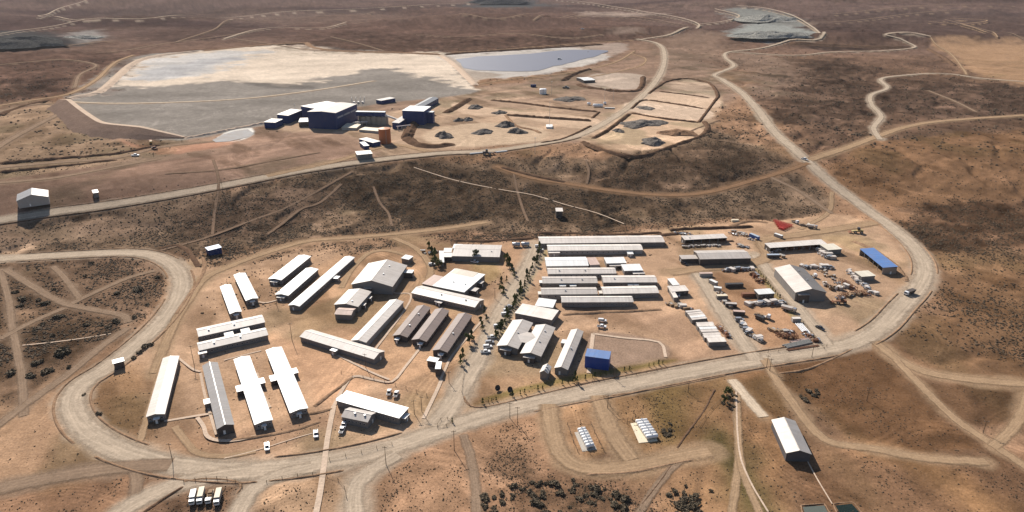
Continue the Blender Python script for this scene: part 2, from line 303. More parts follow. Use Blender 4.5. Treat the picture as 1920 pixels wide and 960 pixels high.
]
REG = [(smooth(pts(p), 3, True), c, s, f, wv, sc, ro) for p, c, s, f, wv, sc, ro in REG]
def near_roads(x, y):
    """distance beyond the road edge, and the tone of that road"""
    d = np.full(x.shape, 1e9); tone = np.zeros(x.shape + (3,))
    for k, wd, _, tn, pl in ROADS:
        q = line_dist(x, y, pl, 26) - wd / 2 + (6 if wd <= 4 else 2 if wd <= 6.5 else 0); m = q < d
        d = np.where(m, q, d); tone[m] = TONE['dirt' if tn == 'pale' else tn]
    return d, tone
def paint(x, y):
    r = np.hypot(x, y)
    n1 = fbm(x, y, 260, 5, 1); n2 = fbm(x, y, 60, 4, 21); n3 = fbm(x, y, 9, 3, 40)
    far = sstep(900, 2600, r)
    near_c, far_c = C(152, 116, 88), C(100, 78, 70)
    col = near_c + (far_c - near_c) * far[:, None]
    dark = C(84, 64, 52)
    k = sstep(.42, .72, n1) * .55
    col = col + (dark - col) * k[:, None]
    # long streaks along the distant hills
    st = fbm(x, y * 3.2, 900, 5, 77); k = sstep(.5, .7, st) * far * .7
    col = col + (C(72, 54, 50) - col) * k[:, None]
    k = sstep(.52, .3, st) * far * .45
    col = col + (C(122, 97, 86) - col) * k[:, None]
    scrub = np.clip(.35 + (n1 - .5) * 1.6, 0, 1) * (1 - .4 * far); rough = np.full(x.shape, .6)
    wx = (fbm(x, y, 45, 4, 51) - .5) * 2; wy = (fbm(x, y, 45, 4, 61) - .5) * 2
    fx = (fbm(x, y, 14, 3, 52) - .5) * 2; fy = (fbm(x, y, 14, 3, 62) - .5) * 2
    for pl, c, s, f, wv, sc, ro in REG:
        sc_m = 1 + max(0, np.hypot(*pl.mean(0)) / 700 - 1)
        f = f * sc_m; wv = wv * sc_m
        d = poly_sd(x + (wx + .5 * fx) * wv, y + (wy + .5 * fy) * wv, pl, f + wv * 2)
        m = sstep(f, -f, d)
        if m.max() <= 0: continue
        a = (m * s)[:, None]; col = col * (1 - a) + c * a
        scrub = scrub * (1 - m * s) + sc * m * s; rough = rough * (1 - m * s) + ro * m * s
    n4 = fbm(x, y, 4.5 + r * .004, 3, 181); n5 = fbm(x, y, 15 + r * .01, 4, 182)
    k = sstep(.15, .6, scrub); col = col * (1 + k * ((n4 - .5) * 1.1 + (n5 - .5) * 1.2 + (fbm(x, y, 70, 4, 183) - .5) * .9))[:, None]
    k = sstep(.55, .68, n5) * k * .5; col = col + (C(58, 46, 36) - col) * k[:, None]
    k = sstep(.57, .68, fbm(x, y, 38, 5, 184)) * sstep(.2, .5, scrub) * (1 - far); col = col * (1 + .55 * k[:, None]); scrub = scrub * (1 - .6 * k)
    tl = sstep(.015, .002, scrub) * sstep(.03, .005, rough) * sstep(820, 900, r)
    col = col * (1 + tl * ((fbm(x * .3 + y * .1, y * 1.5 - x * .2, 60, 5, 171) - .5) * .5 + (fbm(x, y, 25, 4, 172) - .5) * .25))[:, None]
    # patches of paler and darker soil
    clean = sstep(.02, .3, scrub + rough * .3)
    col = col * (1 + ((n2 - .5) * .6 + (n3 - .5) * .5) * (.45 + .55 * clean))[:, None]
    k = sstep(.56, .7, fbm(x, y, 32, 4, 91)) * .35 * clean
    col = col * (1 + .55 * k[:, None])
    # dust streaks, wheel marks and worn patches on the bare ground
    bare = 1 - sstep(.12, .5, scrub); bare = bare * sstep(2200, 1200, r) * (rough > .04)
    u = x * .82 + y * .57; v = -x * .57 + y * .82
    k = sstep(.5, .68, fbm(u * .35, v * 1.6, 30, 4, 101)) * .5 * bare; col = col * (1 + k[:, None] * np.array([.62, .60, .58]))
    k = sstep(.54, .74, fbm(v * .4, u * 1.3, 34, 4, 111)) * .5 * bare; col = col * (1 - k[:, None] * np.array([.75, .78, .82]))
    k = sstep(.55, .7, fbm(x, y, 48, 3, 121)) * .35 * bare; col = col * (1 - k[:, None] * np.array([.75, .62, .7]))
    for q in range(4):
        ln = np.abs(fbm(x, y, 90 + 25 * q, 2, 131 + 5 * q) - .5); ln2 = np.abs(ln - .012)
        k = np.maximum(sstep(.006, .001, ln), sstep(.004, .001, ln2)) * .5 * sstep(.45, .6, fbm(x, y, 120, 2, 150 + q)) * (1 - sstep(.3, .8, scrub)) * sstep(1500, 900, r) * .7
        col = col * (1 + .7 * k[:, None])
    rd, tone = near_roads(x, y)
    jag = (n3 - .5) * 5 + (n2 - .5) * 4
    k = sstep(4.5, -1, rd + jag) * .72
    col = col * (1 - k[:, None]) + tone * k[:, None] * .93
    scrub = scrub * sstep(0, 8, rd + jag); rough = rough * sstep(1, 14, rd)
    return col, scrub, rough, rd
# ================================================================ materials
def nodes(m): m.use_nodes = True; return m.node_tree, m.node_tree.nodes, m.node_tree.links, m.node_tree.nodes['Principled BSDF']
MATS = {}
def mat(name, rgb, rough=.7, metal=0, dirt=.25, dscale=.35, ribs=None, spec=.3, dirtcol=(.28,.2,.14)):
    if name in MATS: return MATS[name]
    m = bpy.data.materials.new(name); t, N, L, b = nodes(m)
    b.inputs['Roughness'].default_value = rough; b.inputs['Metallic'].default_value = metal; b.inputs['Specular IOR Level'].default_value = spec
    tc = N.new('ShaderNodeTexCoord'); oi = N.new('ShaderNodeObjectInfo')
    ad = N.new('ShaderNodeVectorMath'); ad.operation = 'ADD'; L.new(tc.outputs['Object'], ad.inputs[0])
    sc = N.new('ShaderNodeVectorMath'); sc.operation = 'SCALE'; L.new(oi.outputs['Location'], sc.inputs[0]); sc.inputs['Scale'].default_value = .37; L.new(sc.outputs[0], ad.inputs[1])
    nz = N.new('ShaderNodeTexNoise'); nz.inputs['Scale'].default_value = dscale; nz.inputs['Detail'].default_value = 5; nz.inputs['Roughness'].default_value = .65
    L.new(ad.outputs[0], nz.inputs['Vector'])
    rp = N.new('ShaderNodeMapRange'); rp.inputs[1].default_value = .42; rp.inputs[2].default_value = .78; rp.inputs[3].default_value = 0; rp.inputs[4].default_value = dirt
    L.new(nz.outputs[0], rp.inputs[0])
    mx = N.new('ShaderNodeMix'); mx.data_type = 'RGBA'; mx.inputs[6].default_value = (*rgb, 1); mx.inputs[7].default_value = (*dirtcol, 1); L.new(rp.outputs[0], mx.inputs[0])
    last = mx.outputs[2]
    if ribs:                                # sheet seams along the roof and fine corrugation as bump
        sx = N.new('ShaderNodeSeparateXYZ'); L.new(tc.outputs['Object'], sx.inputs[0])
        ml = N.new('ShaderNodeMath'); ml.operation = 'MULTIPLY'; L.new(sx.outputs[0], ml.inputs[0]); ml.inputs[1].default_value = 1 / ribs
        fl = N.new('ShaderNodeMath'); fl.operation = 'FLOOR'; L.new(ml.outputs[0], fl.inputs[0])
        wn = N.new('ShaderNodeTexWhiteNoise'); wn.noise_dimensions = '1D'; L.new(fl.outputs[0], wn.inputs['W'])
        mr = N.new('ShaderNodeMapRange'); mr.inputs[3].default_value = .9; mr.inputs[4].default_value = 1.04; L.new(wn.outputs[0], mr.inputs[0])
        fr = N.new('ShaderNodeMath'); fr.operation = 'FRACT'; L.new(ml.outputs[0], fr.inputs[0])
        gt = N.new('ShaderNodeMapRange'); gt.inputs[1].default_value = 0; gt.inputs[2].default_value = .1; gt.inputs[3].default_value = .9; gt.inputs[4].default_value = 1; L.new(fr.outputs[0], gt.inputs[0])
        mm = N.new('ShaderNodeMath'); mm.operation = 'MULTIPLY'; L.new(mr.outputs[0], mm.inputs[0]); L.new(gt.outputs[0], mm.inputs[1])
        vm = N.new('ShaderNodeVectorMath'); vm.operation = 'SCALE'; L.new(last, vm.inputs[0]); L.new(mm.outputs[0], vm.inputs['Scale']); last = vm.outputs[0]
        sn = N.new('ShaderNodeMath'); sn.operation = 'SINE'; m3 = N.new('ShaderNodeMath'); m3.operation = 'MULTIPLY'; m3.inputs[1].default_value = 2 * math.pi / .28
        L.new(sx.outputs[0], m3.inputs[0]); L.new(m3.outputs[0], sn.inputs[0])
        bp = N.new('ShaderNodeBump'); bp.inputs['Strength'].default_value = .25; bp.inputs['Distance'].default_value = .03; L.new(sn.outputs[0], bp.inputs['Height']); L.new(bp.outputs[0], b.inputs['Normal'])
    L.new(last, b.inputs['Base Color']); MATS[name] = m; return m
WHITE = mat('white_sheet', (.8,.79,.76), .42, 0, .1, .2, ribs=1.1, spec=.6)
WHITE2 = mat('aged_white_sheet', (.74,.67,.6), .5, 0, .3, .2, ribs=1.1, spec=.5)
GREYR = mat('grey_sheet', (.50,.445,.40), .5, 0, .3, .2, ribs=1.1, spec=.5)
PALER = mat('pale_grey_sheet', (.66,.59,.53), .5, 0, .3, .2, ribs=1.1, spec=.5)
BROWNR = mat('brown_sheet', (.235,.18,.16), .6, 0, .35, .3, ribs=1.1, spec=.3)
PINKR = mat('faded_pink_sheet', (.55,.40,.34), .6, 0, .35, .3, ribs=1.1)
BLUER = mat('blue_sheet', (.08,.18,.42), .55, 0, .3, .3, ribs=1.1, spec=.5)
BLUEW = mat('navy_cladding', (.013,.036,.135), .55, 0, .08, .2, ribs=2.2)
BLUEC = mat('blue_container_paint', (.05,.13,.40), .5, 0, .25, .5, ribs=.6)
WALLW = mat('white_wall', (.36,.335,.31), .8, 0, .3, .3)
WALLG = mat('grey_wall', (.20,.185,.175), .8, 0, .3, .3, ribs=1.1)
WALLB = mat('beige_wall', (.28,.23,.19), .8, 0, .3, .3)
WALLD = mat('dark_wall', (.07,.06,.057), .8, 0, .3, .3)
GLASS = mat('dark_glass', (.02,.022,.03), .12, 0, 0, spec=.6)
FRAME = mat('window_frame', (.6,.58,.55), .6, 0, .1)
TRIMW = mat('white_trim', (.75,.73,.7), .5, 0, .1)
STEEL = mat('galvanised_steel', (.42,.43,.45), .42, .6, .25, .8)
RUST = mat('rusty_steel', (.20,.085,.045), .85, 0, .4, 1.2)
TANKW = mat('white_tank_paint', (.8,.79,.78), .35, 0, .08, .5, spec=.5)
ORANGE = mat('orange_tank_paint', (.42,.13,.045), .6, 0, .3, .4)
CONC = mat('concrete', (.44,.40,.35), .9, 0, .35, .5)
WOOD = mat('weathered_wood', (.30,.20,.12), .85, 0, .3, 1)
TYRE = mat('rubber', (.02,.02,.02), .85, 0, .1, 2)
RED = mat('red_paint', (.5,.045,.03), .5, 0, .2, .8)
YELL = mat('yellow_paint', (.6,.36,.05), .5, 0, .25, .8)
CARW = mat('white_car_paint', (.78,.78,.78), .25, 0, .08, 1, spec=.6)
CARS = mat('silver_car_paint', (.42,.43,.45), .3, .5, .1, 1)
CARD = mat('dark_car_paint', (.035,.04,.05), .3, 0, .1, 1, spec=.6)
CHASS = mat('chassis_black', (.02,.02,.022), .6, 0, .3, 1)
GREEN = mat('green_paint', (.06,.14,.09), .6, 0, .25, 1)
BARK = mat('bark', (.12,.085,.055), .9, 0, .2, 2)
CREAM = mat('cream_panel', (.7,.6,.44), .6, 0, .2, .6)
TARP = mat('pale_blue_tarp', (.36,.42,.5), .6, 0, .2, 1)
def leafmat(name, a, b_):
    m = bpy.data.materials.new(name); t, N, L, b = nodes(m); b.inputs['Roughness'].default_value = .8; b.inputs['Specular IOR Level'].default_value = .1
    g = N.new('ShaderNodeNewGeometry'); mx = N.new('ShaderNodeMix'); mx.data_type = 'RGBA'; mx.inputs[6].default_value = (*a, 1); mx.inputs[7].default_value = (*b_, 1)
    L.new(g.outputs['Random Per Island'], mx.inputs[0]); L.new(mx.outputs[2], b.inputs['Base Color']); return m
LEAF = leafmat('poplar_leaves', (.08,.095,.03), (.2,.19,.07))
DLEAF = leafmat('dark_leaves', (.04,.055,.02), (.11,.115,.045))
SCRUB = leafmat('scrub_leaves', (.06,.043,.028), (.14,.1,.065))
BUSH = leafmat('bush_leaves', (.09,.072,.048), (.2,.155,.105))
# ---------------------------------------------------------------- soil shader
def soil_mat(name, attr=True, rgb=(.3,.2,.12), road=False, amt=1.0):
    m = bpy.data.materials.new(name); t, N, L, b = nodes(m); b.inputs['Roughness'].default_value = 1; b.inputs['Specular IOR Level'].default_value = 0
    ge = N.new('ShaderNodeNewGeometry'); pos = ge.outputs['Position']
    def noise(scale, det=4, ro=.6, vec=None, st=None):
        n = N.new('ShaderNodeTexNoise'); n.inputs['Scale'].default_value = scale; n.inputs['Detail'].default_value = det; n.inputs['Roughness'].default_value = ro
        L.new(vec or pos, n.inputs['Vector']); return n.outputs[0]
    def rng_(x, a, b2, c, d):
        r = N.new('ShaderNodeMapRange'); L.new(x, r.inputs[0])
        for i, v in enumerate((a, b2, c, d)): r.inputs[i + 1].default_value = v
        return r.outputs[0]
    def mul(a, b2):
        r = N.new('ShaderNodeMath'); r.operation = 'MULTIPLY'
        for i, v in enumerate((a, b2)):
            if isinstance(v, (int, float)): r.inputs[i].default_value = v
            else: L.new(v, r.inputs[i])
        return r.outputs[0]
    if attr:
        at = N.new('ShaderNodeAttribute'); at.attribute_name = 'col'; base = at.outputs['Color']
    else:
        rg = N.new('ShaderNodeRGB'); rg.outputs[0].default_value = (*rgb, 1); base = rg.outputs[0]
    f = mul(rng_(noise(2.4, 3), .3, .7, 1 - .12 * amt, 1 + .12 * amt), mul(mul(rng_(noise(.9, 5), .3, .7, 1 - .22 * amt, 1 + .22 * amt), rng_(noise(.16, 4), .3, .7, 1 - .14 * amt, 1 + .14 * amt)), rng_(noise(.03, 4), .3, .7, .94, 1.06)))
    if road:
        av = N.new('ShaderNodeAttribute'); av.attribute_name = 'v'; al = N.new('ShaderNodeAttribute'); al.attribute_name = 's'
        cx = N.new('ShaderNodeCombineXYZ'); L.new(mul(av.outputs['Fac'], 3.2), cx.inputs[0]); L.new(mul(al.outputs['Fac'], .02), cx.inputs[1])
        rut = noise(1.7, 3, .6, cx.outputs[0]); f = mul(f, rng_(rut, .35, .65, .84, 1.12))
    vs = N.new('ShaderNodeVectorMath'); vs.operation = 'SCALE'; L.new(base, vs.inputs[0]); L.new(f, vs.inputs['Scale']); out = vs.outputs[0]
    if attr:
        asb = N.new('ShaderNodeAttribute'); asb.attribute_name = 'scrub'; sc = asb.outputs['Fac']
        # low cushion plants: dark spots, thicker where scrub is high
        tot = None
        for s_, w_ in ((.28, 1), (.11, .8)):
            wv = N.new('ShaderNodeTexVoronoi'); wv.inputs['Scale'].default_value = s_; wv.inputs['Randomness'].default_value = 1; L.new(pos, wv.inputs['Vector'])
            nn = noise(s_ * 3, 3); ad = N.new('ShaderNodeMath'); ad.operation = 'ADD'; L.new(wv.outputs['Distance'], ad.inputs[0]); L.new(rng_(nn, .3, .7, -.2, .2), ad.inputs[1])
            lim = N.new('ShaderNodeMath'); lim.operation = 'MULTIPLY_ADD'; L.new(sc, lim.inputs[0]); lim.inputs[1].default_value = .52; lim.inputs[2].default_value = -.03
            df = N.new('ShaderNodeMath'); df.operation = 'SUBTRACT'; L.new(lim.outputs[0], df.inputs[0]); L.new(ad.outputs[0], df.inputs[1])
            k = rng_(df.outputs[0], 0, .12, 0, w_)
            if tot is None: tot = k
            else:
                mm = N.new('ShaderNodeMath'); mm.operation = 'MAXIMUM'; L.new(tot, mm.inputs[0]); L.new(k, mm.inputs[1]); tot = mm.outputs[0]
        mx = N.new('ShaderNodeMix'); mx.data_type = 'RGBA'; L.new(mul(tot, .62), mx.inputs[0]); L.new(out, mx.inputs[6]); mx.inputs[7].default_value = (.05, .036, .023, 1); out = mx.outputs[2]
    L.new(out, b.inputs['Base Color'])
    bp = N.new('ShaderNodeBump'); bp.inputs['Strength'].default_value = .65; bp.inputs['Distance'].default_value = .4 * amt
    L.new(noise(.7, 5, .65), bp.inputs['Height']); L.new(bp.outputs[0], b.inputs['Normal'])
    if road:
        ab = N.new('ShaderNodeMath'); ab.operation = 'ABSOLUTE'; L.new(av.outputs['Fac'], ab.inputs[0])
        ed = N.new('ShaderNodeMath'); ed.operation = 'ADD'; L.new(ab.outputs[0], ed.inputs[0]); L.new(rng_(noise(.22, 4), .3, .7, -.14, .14), ed.inputs[1])
        L.new(rng_(ed.outputs[0], .52, .94, 1, 0), b.inputs['Alpha'])
    return m
GROUND = soil_mat('soil')
ROADM = {k: soil_mat('road_' + k, False, tuple(v), True, .7) for k, v in TONE.items()}
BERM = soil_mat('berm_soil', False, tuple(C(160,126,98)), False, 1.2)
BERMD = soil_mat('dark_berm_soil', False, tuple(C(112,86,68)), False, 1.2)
ROCKG = soil_mat('grey_ore', False, tuple(C(124,115,108)), False, 3)
ROCKP = soil_mat('pale_waste', False, tuple(C(150,146,138)), False, 3); ROCKD = soil_mat('dark_waste', False, tuple(C(84,82,80)), False, 3)
ROCKB = soil_mat('brown_ore', False, tuple(C(150,116,90)), False, 2)
DAMF = soil_mat('dam_face', False, tuple(C(136,112,98)), False, 1)
PADM = soil_mat('pale_pad', False, tuple(C(214,186,162)), False, .6)
# ================================================================ objects
def link(o, parent=None):
    COL.objects.link(o)
    if parent: o.parent = parent
    return o
def tag(o, label=None, cat=None, group=None, kind=None):
    if label: o['label'] = label
    if cat: o['category'] = cat
    if group: o['group'] = group
    if kind: o['kind'] = kind
    return o
def empty(name, loc, rz=0.0, label=None, cat=None, group=None):
    o = bpy.data.objects.new(name, None); link(o); o.location = loc; o.rotation_euler = (0, 0, rz); o.empty_display_size = 1
    return tag(o, label, cat, group)
def copy_tree(o, parent=None):
    c = o.copy(); COL.objects.link(c); c.parent = parent
    for ch in o.children: copy_tree(ch, c)
    return c
class MB:
    def __init__(s): s.v = []; s.f = []; s.m = []; s.mats = []
    def mi(s, m):
        if m not in s.mats: s.mats.append(m)
        return s.mats.index(m)
    def add(s, vs, fs, m):
        k = len(s.v); s.v += [tuple(v) for v in vs]; i = s.mi(m)
        for f in fs: s.f.append(tuple(a + k for a in f)); s.m.append(i)
        return s
    def hexa(s, p, m): return s.add(p, [(3,2,1,0),(4,5,6,7),(0,1,5,4),(1,2,6,5),(2,3,7,6),(3,0,4,7)], m)
    def box(s, x0, x1, y0, y1, z0, z1, m, tap=0):
        t = tap; return s.hexa([(x0,y0,z0),(x1,y0,z0),(x1,y1,z0),(x0,y1,z0),(x0+t,y0+t,z1),(x1-t,y0+t,z1),(x1-t,y1-t,z1),(x0+t,y1-t,z1)], m)
    def prism(s, poly, z0, z1, m):       # poly in xy
        n = len(poly); vs = [(x, y, z0) for x, y in poly] + [(x, y, z1) for x, y in poly]
        return s.add(vs, [tuple(range(n - 1, -1, -1)), tuple(range(n, 2 * n))] + [(i, (i + 1) % n, n + (i + 1) % n, n + i) for i in range(n)], m)
    def side(s, poly, y0, y1, m):        # poly in xz, extruded along y
        n = len(poly); vs = [(x, y0, z) for x, z in poly] + [(x, y1, z) for x, z in poly]
        return s.add(vs, [tuple(range(n)), tuple(range(2 * n - 1, n - 1, -1))] + [((i + 1) % n, i, n + i, n + (i + 1) % n) for i in range(n)], m)
    def cyl(s, a, b, r, m, n=10, r2=None):
        a = Vector(a); b = Vector(b); d = (b - a).normalized(); q = d.to_track_quat('Z', 'Y'); r2 = r if r2 is None else r2; vs = []
        for P_, rr in ((a, r), (b, r2)):
            for i in range(n):
                t = 2 * math.pi * i / n; vs.append(P_ + q @ Vector((rr * math.cos(t), rr * math.sin(t), 0)))
        return s.add(vs, [tuple(range(n - 1, -1, -1)), tuple(range(n, 2 * n))] + [(i, (i + 1) % n, n + (i + 1) % n, n + i) for i in range(n)], m)
    def lathe(s, prof, m, n=18):         # prof: (r, z)
        vs = []; k = len(prof)
        for i in range(n):
            t = 2 * math.pi * i / n; vs += [(r * math.cos(t), r * math.sin(t), z) for r, z in prof]
        return s.add(vs, [(i * k + j, ((i + 1) % n) * k + j, ((i + 1) % n) * k + j + 1, i * k + j + 1) for i in range(n) for j in range(k - 1)], m)
    def mesh(s, name):
        me = bpy.data.meshes.new(name); me.from_pydata(s.v, [], s.f)
        for m in s.mats: me.materials.append(m)
        me.polygons.foreach_set('material_index', s.m); me.update(); return me
    def build(s, name, parent=None, loc=None, smooth_=False):
        me = s.mesh(name)
        if smooth_: me.polygons.foreach_set('use_smooth', [True] * len(me.polygons))
        o = bpy.data.objects.new(name, me); link(o, parent)
        if loc: o.location = loc
        return o
def np_mesh(name, V, Q, mats, attrs=None, mi=None, smooth_=False):
    me = bpy.data.meshes.new(name); k = Q.shape[1]
    me.vertices.add(len(V)); me.vertices.foreach_set('co', np.asarray(V, np.float32).ravel())
    me.loops.add(Q.size); me.loops.foreach_set('vertex_index', Q.astype(np.int32).ravel())
    me.polygons.add(len(Q)); me.polygons.foreach_set('loop_start', np.arange(0, Q.size, k, dtype=np.int32))
    try: me.polygons.foreach_set('loop_total', np.full(len(Q), k, np.int32))
    except Exception: pass
    for m in mats: me.materials.append(m)
    if mi is not None: me.polygons.foreach_set('material_index', mi.astype(np.int32))
    me.polygons.foreach_set('use_smooth', np.full(len(Q), smooth_))
    for n, (t, d) in (attrs or {}).items():
        a = me.attributes.new(n, t, 'POINT')
        a.data.foreach_set('color' if t == 'FLOAT_COLOR' else 'value', np.asarray(d, np.float32).ravel())
    me.update(calc_edges=True); me.validate(); o = bpy.data.objects.new(name, me); link(o); return o
# ---------------------------------------------------------------- ground sheet
def relief(x, y, rough):
    r = np.hypot(x, y); s = 1 + r / 900
    a = (fbm(x, y, 6, 3, 5) - .5) * .9 + (fbm(x, y, 26, 3, 6) - .5) * 1.8
    g = 1 - 2 * np.abs(fbm(x + 20 * vnoise(x / 50, y / 50, 8), y * .55, 55, 3, 7) - .5)
    a = a - sstep(.84, 1, g) * 1.6
    return a * rough * np.minimum(s, 2.5)
aw = R(54); nA = 1300
ang = np.concatenate([np.linspace(-math.pi, -aw, 40)[:-1], np.linspace(-aw, aw, nA), np.linspace(aw, math.pi, 40)[1:-1]])
dep = np.concatenate([np.array([89.9, 80, 70, 62, 56, 51]), np.arange(47, 2.0, -.055)])
rad = CAMH / np.tan(np.radians(dep)); rad = np.concatenate([rad, np.geomspace(rad[-1] * 1.03, 90000, 60)])
A, Rr = np.meshgrid(ang, rad); GX = (Rr * np.sin(A)).ravel(); GY = (Rr * np.cos(A)).ravel()
gcol, gscrub, grough, grd = paint(GX, GY)
GZ = H(GX, GY) + relief(GX, GY, grough)
nr, na = len(rad), len(ang)
i, j = np.meshgrid(np.arange(nr - 1), np.arange(na), indexing='ij'); j2 = (j + 1) % na
Q = np.stack([i * na + j, (i + 1) * na + j, (i + 1) * na + j2, i * na + j2], -1).reshape(-1, 4)[:, ::-1]
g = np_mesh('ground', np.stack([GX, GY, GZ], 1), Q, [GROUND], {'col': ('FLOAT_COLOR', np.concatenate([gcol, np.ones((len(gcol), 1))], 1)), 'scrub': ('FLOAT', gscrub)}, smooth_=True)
tag(g, kind='structure')
# ---------------------------------------------------------------- roads
def strip(name, pl, width, m, lift=.07, cols=7, kind='structure', z=None):
    pl = np.asarray(pl); seg = np.hypot(*(np.diff(pl, axis=0)).T); s = np.concatenate([[0], np.cumsum(seg)])
    n = max(4, int(s[-1] / max(2.0, width * .35))); n = min(n, 500); t = np.linspace(0, s[-1], n)
    px = np.interp(t, s, pl[:, 0]); py = np.interp(t, s, pl[:, 1])
    tx = np.gradient(px); ty = np.gradient(py); l = np.hypot(tx, ty) + 1e-9; nx, ny = -ty / l, tx / l
    v = np.linspace(-1, 1, cols); hw = width / 2 * 1.12
    X = px[:, None] + nx[:, None] * v * hw; Y = py[:, None] + ny[:, None] * v * hw
    rr = np.hypot(X, Y); Z = H(X, Y) + lift + rr * .00025 + sstep(1500, 3500, rr) * 8
    ii, jj = np.meshgrid(np.arange(n - 1), np.arange(cols - 1), indexing='ij')
    Q = np.stack([ii * cols + jj, (ii + 1) * cols + jj, (ii + 1) * cols + jj + 1, ii * cols + jj + 1], -1).reshape(-1, 4)
    V = np.stack([X, Y, Z], -1).reshape(-1, 3)
    o = np_mesh(name, V, Q[:, ::-1], [m], {'v': ('FLOAT', np.tile(v, n)), 's': ('FLOAT', np.repeat(t, cols))}, smooth_=True)
    return tag(o, kind=kind)
for q, (k, wd, _, tn, pl) in enumerate(ROADS): strip(k, pl, wd, ROADM[tn], .05 + .013 * (q % 9))
def berm(name, px, w_, h, m=BERM, sm=4, jag=.3, kind='structure', closed=False, world=None):
    pl = smooth(pts(px), sm, closed) if world is None else world
    if closed: pl = np.vstack([pl, pl[:1]])
    seg = np.hypot(*(np.diff(pl, axis=0)).T); s = np.concatenate([[0], np.cumsum(seg)]); n = int(min(500, max(4, s[-1] / max(1.5, w_ * .4)))); t = np.linspace(0, s[-1], n)
    x = np.interp(t, s, pl[:, 0]); y = np.interp(t, s, pl[:, 1]); tx = np.gradient(x); ty = np.gradient(y); l = np.hypot(tx, ty) + 1e-9; nx, ny = -ty / l, tx / l
    prof = [(-.56, -.4), (-.34, .45), (-.14, .95), (.1, 1), (.32, .5), (.56, -.4)]; k = len(prof)
    h = h * .6; hn = h * (1 + jag * 2 * (fbm(x, y, 4, 3, 13) - .5) * 1.6) * np.minimum(1, .25 + np.minimum(t, s[-1] - t) / (w_ * .7)) if not closed else h * (1 + jag * 2 * (fbm(x, y, 4, 3, 13) - .5))
    V = []
    for a, b_ in prof:
        X = x + nx * a * w_ + (fbm(x, y, 3, 2, int(a * 10) + 30) - .5) * w_ * .25; Y = y + ny * a * w_
        V.append(np.stack([X, Y, H(X, Y) + (hn * b_ if b_ > 0 else -.4)], 1))
    V = np.stack(V, 1).reshape(-1, 3)
    ii, jj = np.meshgrid(np.arange(n - 1), np.arange(k - 1), indexing='ij')
    Q = np.stack([ii * k + jj, (ii + 1) * k + jj, (ii + 1) * k + jj + 1, ii * k + jj + 1], -1).reshape(-1, 4)[:, ::-1]
    return tag(np_mesh(name, V, Q, [m]), kind=kind)
def offset(pl, d):
    tx = np.gradient(pl[:, 0]); ty = np.gradient(pl[:, 1]); l = np.hypot(tx, ty) + 1e-9
    return np.stack([pl[:, 0] - ty / l * d, pl[:, 1] + tx / l * d], 1)
main = ROADS[0][4]; n_ = len(main)
def sub(pl, a, b_): return pl[int(a * len(pl)):int(b_ * len(pl))]
for a, b_, d in [(.02,.10,1),(.02,.12,-1),(.11,.33,1),(.14,.30,-1),(.31,.40,-1),(.40,.475,1),(.40,.44,-1),(.56,.66,-1),(.56,.655,1),(.68,.73,1),(.675,.74,-1),(.75,.86,1),(.76,.80,-1)]:
    berm('road_berm', None, 1.7, .75, BERM, world=offset(sub(main, a, b_), d * 8.0))
pr = ROADS[1][4]
berm('road_berm', None, 2.2, 1.0, BERMD, world=offset(sub(pr, .02, .62), -7.5))
berm('road_berm', None, 1.8, .6, BERM, world=offset(sub(pr, .10, .5), 7.5))
# tailings dam: pale crest road on a high bank facing the camp
def bank(name, px, top, out, hh, mcrest, mface, side=1, inn=5):
    pl = smooth(pts(px), 5); seg = np.hypot(*(np.diff(pl, axis=0)).T); s = np.concatenate([[0], np.cumsum(seg)]); n = int(s[-1] / 9) + 3; t = np.linspace(0, s[-1], n)
    x = np.interp(t, s, pl[:, 0]); y = np.interp(t, s, pl[:, 1]); tx = np.gradient(x); ty = np.gradient(y); l = np.hypot(tx, ty); nx, ny = -ty / l * side, tx / l * side
    env = np.minimum(1, .15 + np.minimum(t, s[-1] - t) / 70)
    prof = [(-top / 2 - inn, .3, 1), (-top / 2, hh, 0), (top / 2, hh, 0), (top / 2 + out * .5, hh * .5, 0), (top / 2 + out, -1, 1)]; k = 5; V = []
    for a, z, fixed in prof:
        X = x + nx * a * (env if a > 0 else 1); Y = y + ny * a * (env if a > 0 else 1); V.append(np.stack([X, Y, H(X, Y) + z * (1 if fixed and z < 0 else env)], 1))
    V = np.stack(V, 1).reshape(-1, 3); ii, jj = np.meshgrid(np.arange(n - 1), np.arange(k - 1), indexing='ij')
    Q = np.stack([ii * k + jj, (ii + 1) * k + jj, (ii + 1) * k + jj + 1, ii * k + jj + 1], -1).reshape(-1, 4)
    if side > 0: Q = Q[:, ::-1]
    return tag(np_mesh(name, V, Q, [mcrest, mface], mi=(jj.reshape(-1) > 1) * 1), kind='structure')
bank('tailings_dam', [(112,188),(128,196),(150,214),(178,234),(198,244),(240,249),(290,254),(345,259)], 6, 26, 9, PADM, DAMF, -1)
berm('dam_crest', [(130,185),(170,178),(196,166),(222,142),(248,120),(280,108),(330,101),(372,97)], 16, 5, PADM, jag=.1)
berm('dam_crest', [(380,96),(440,90),(500,84),(575,80)], 14, 3, BERM, jag=.1)
berm('dam_crest', [(575,80),(590,90),(640,96),(740,99),(826,103)], 14, 4, BERM, jag=.2)
berm('dam_crest', [(826,104),(848,118),(870,138),(892,160)], 14, 4, PADM, jag=.1)
berm('dam_crest', [(835,103),(900,98),(1000,92),(1080,87),(1130,84)], 14, 5, BERMD, jag=.2)
berm('dam_crest', [(345,260),(400,250),(450,240),(500,230)], 7, 3, PADM, jag=.3)
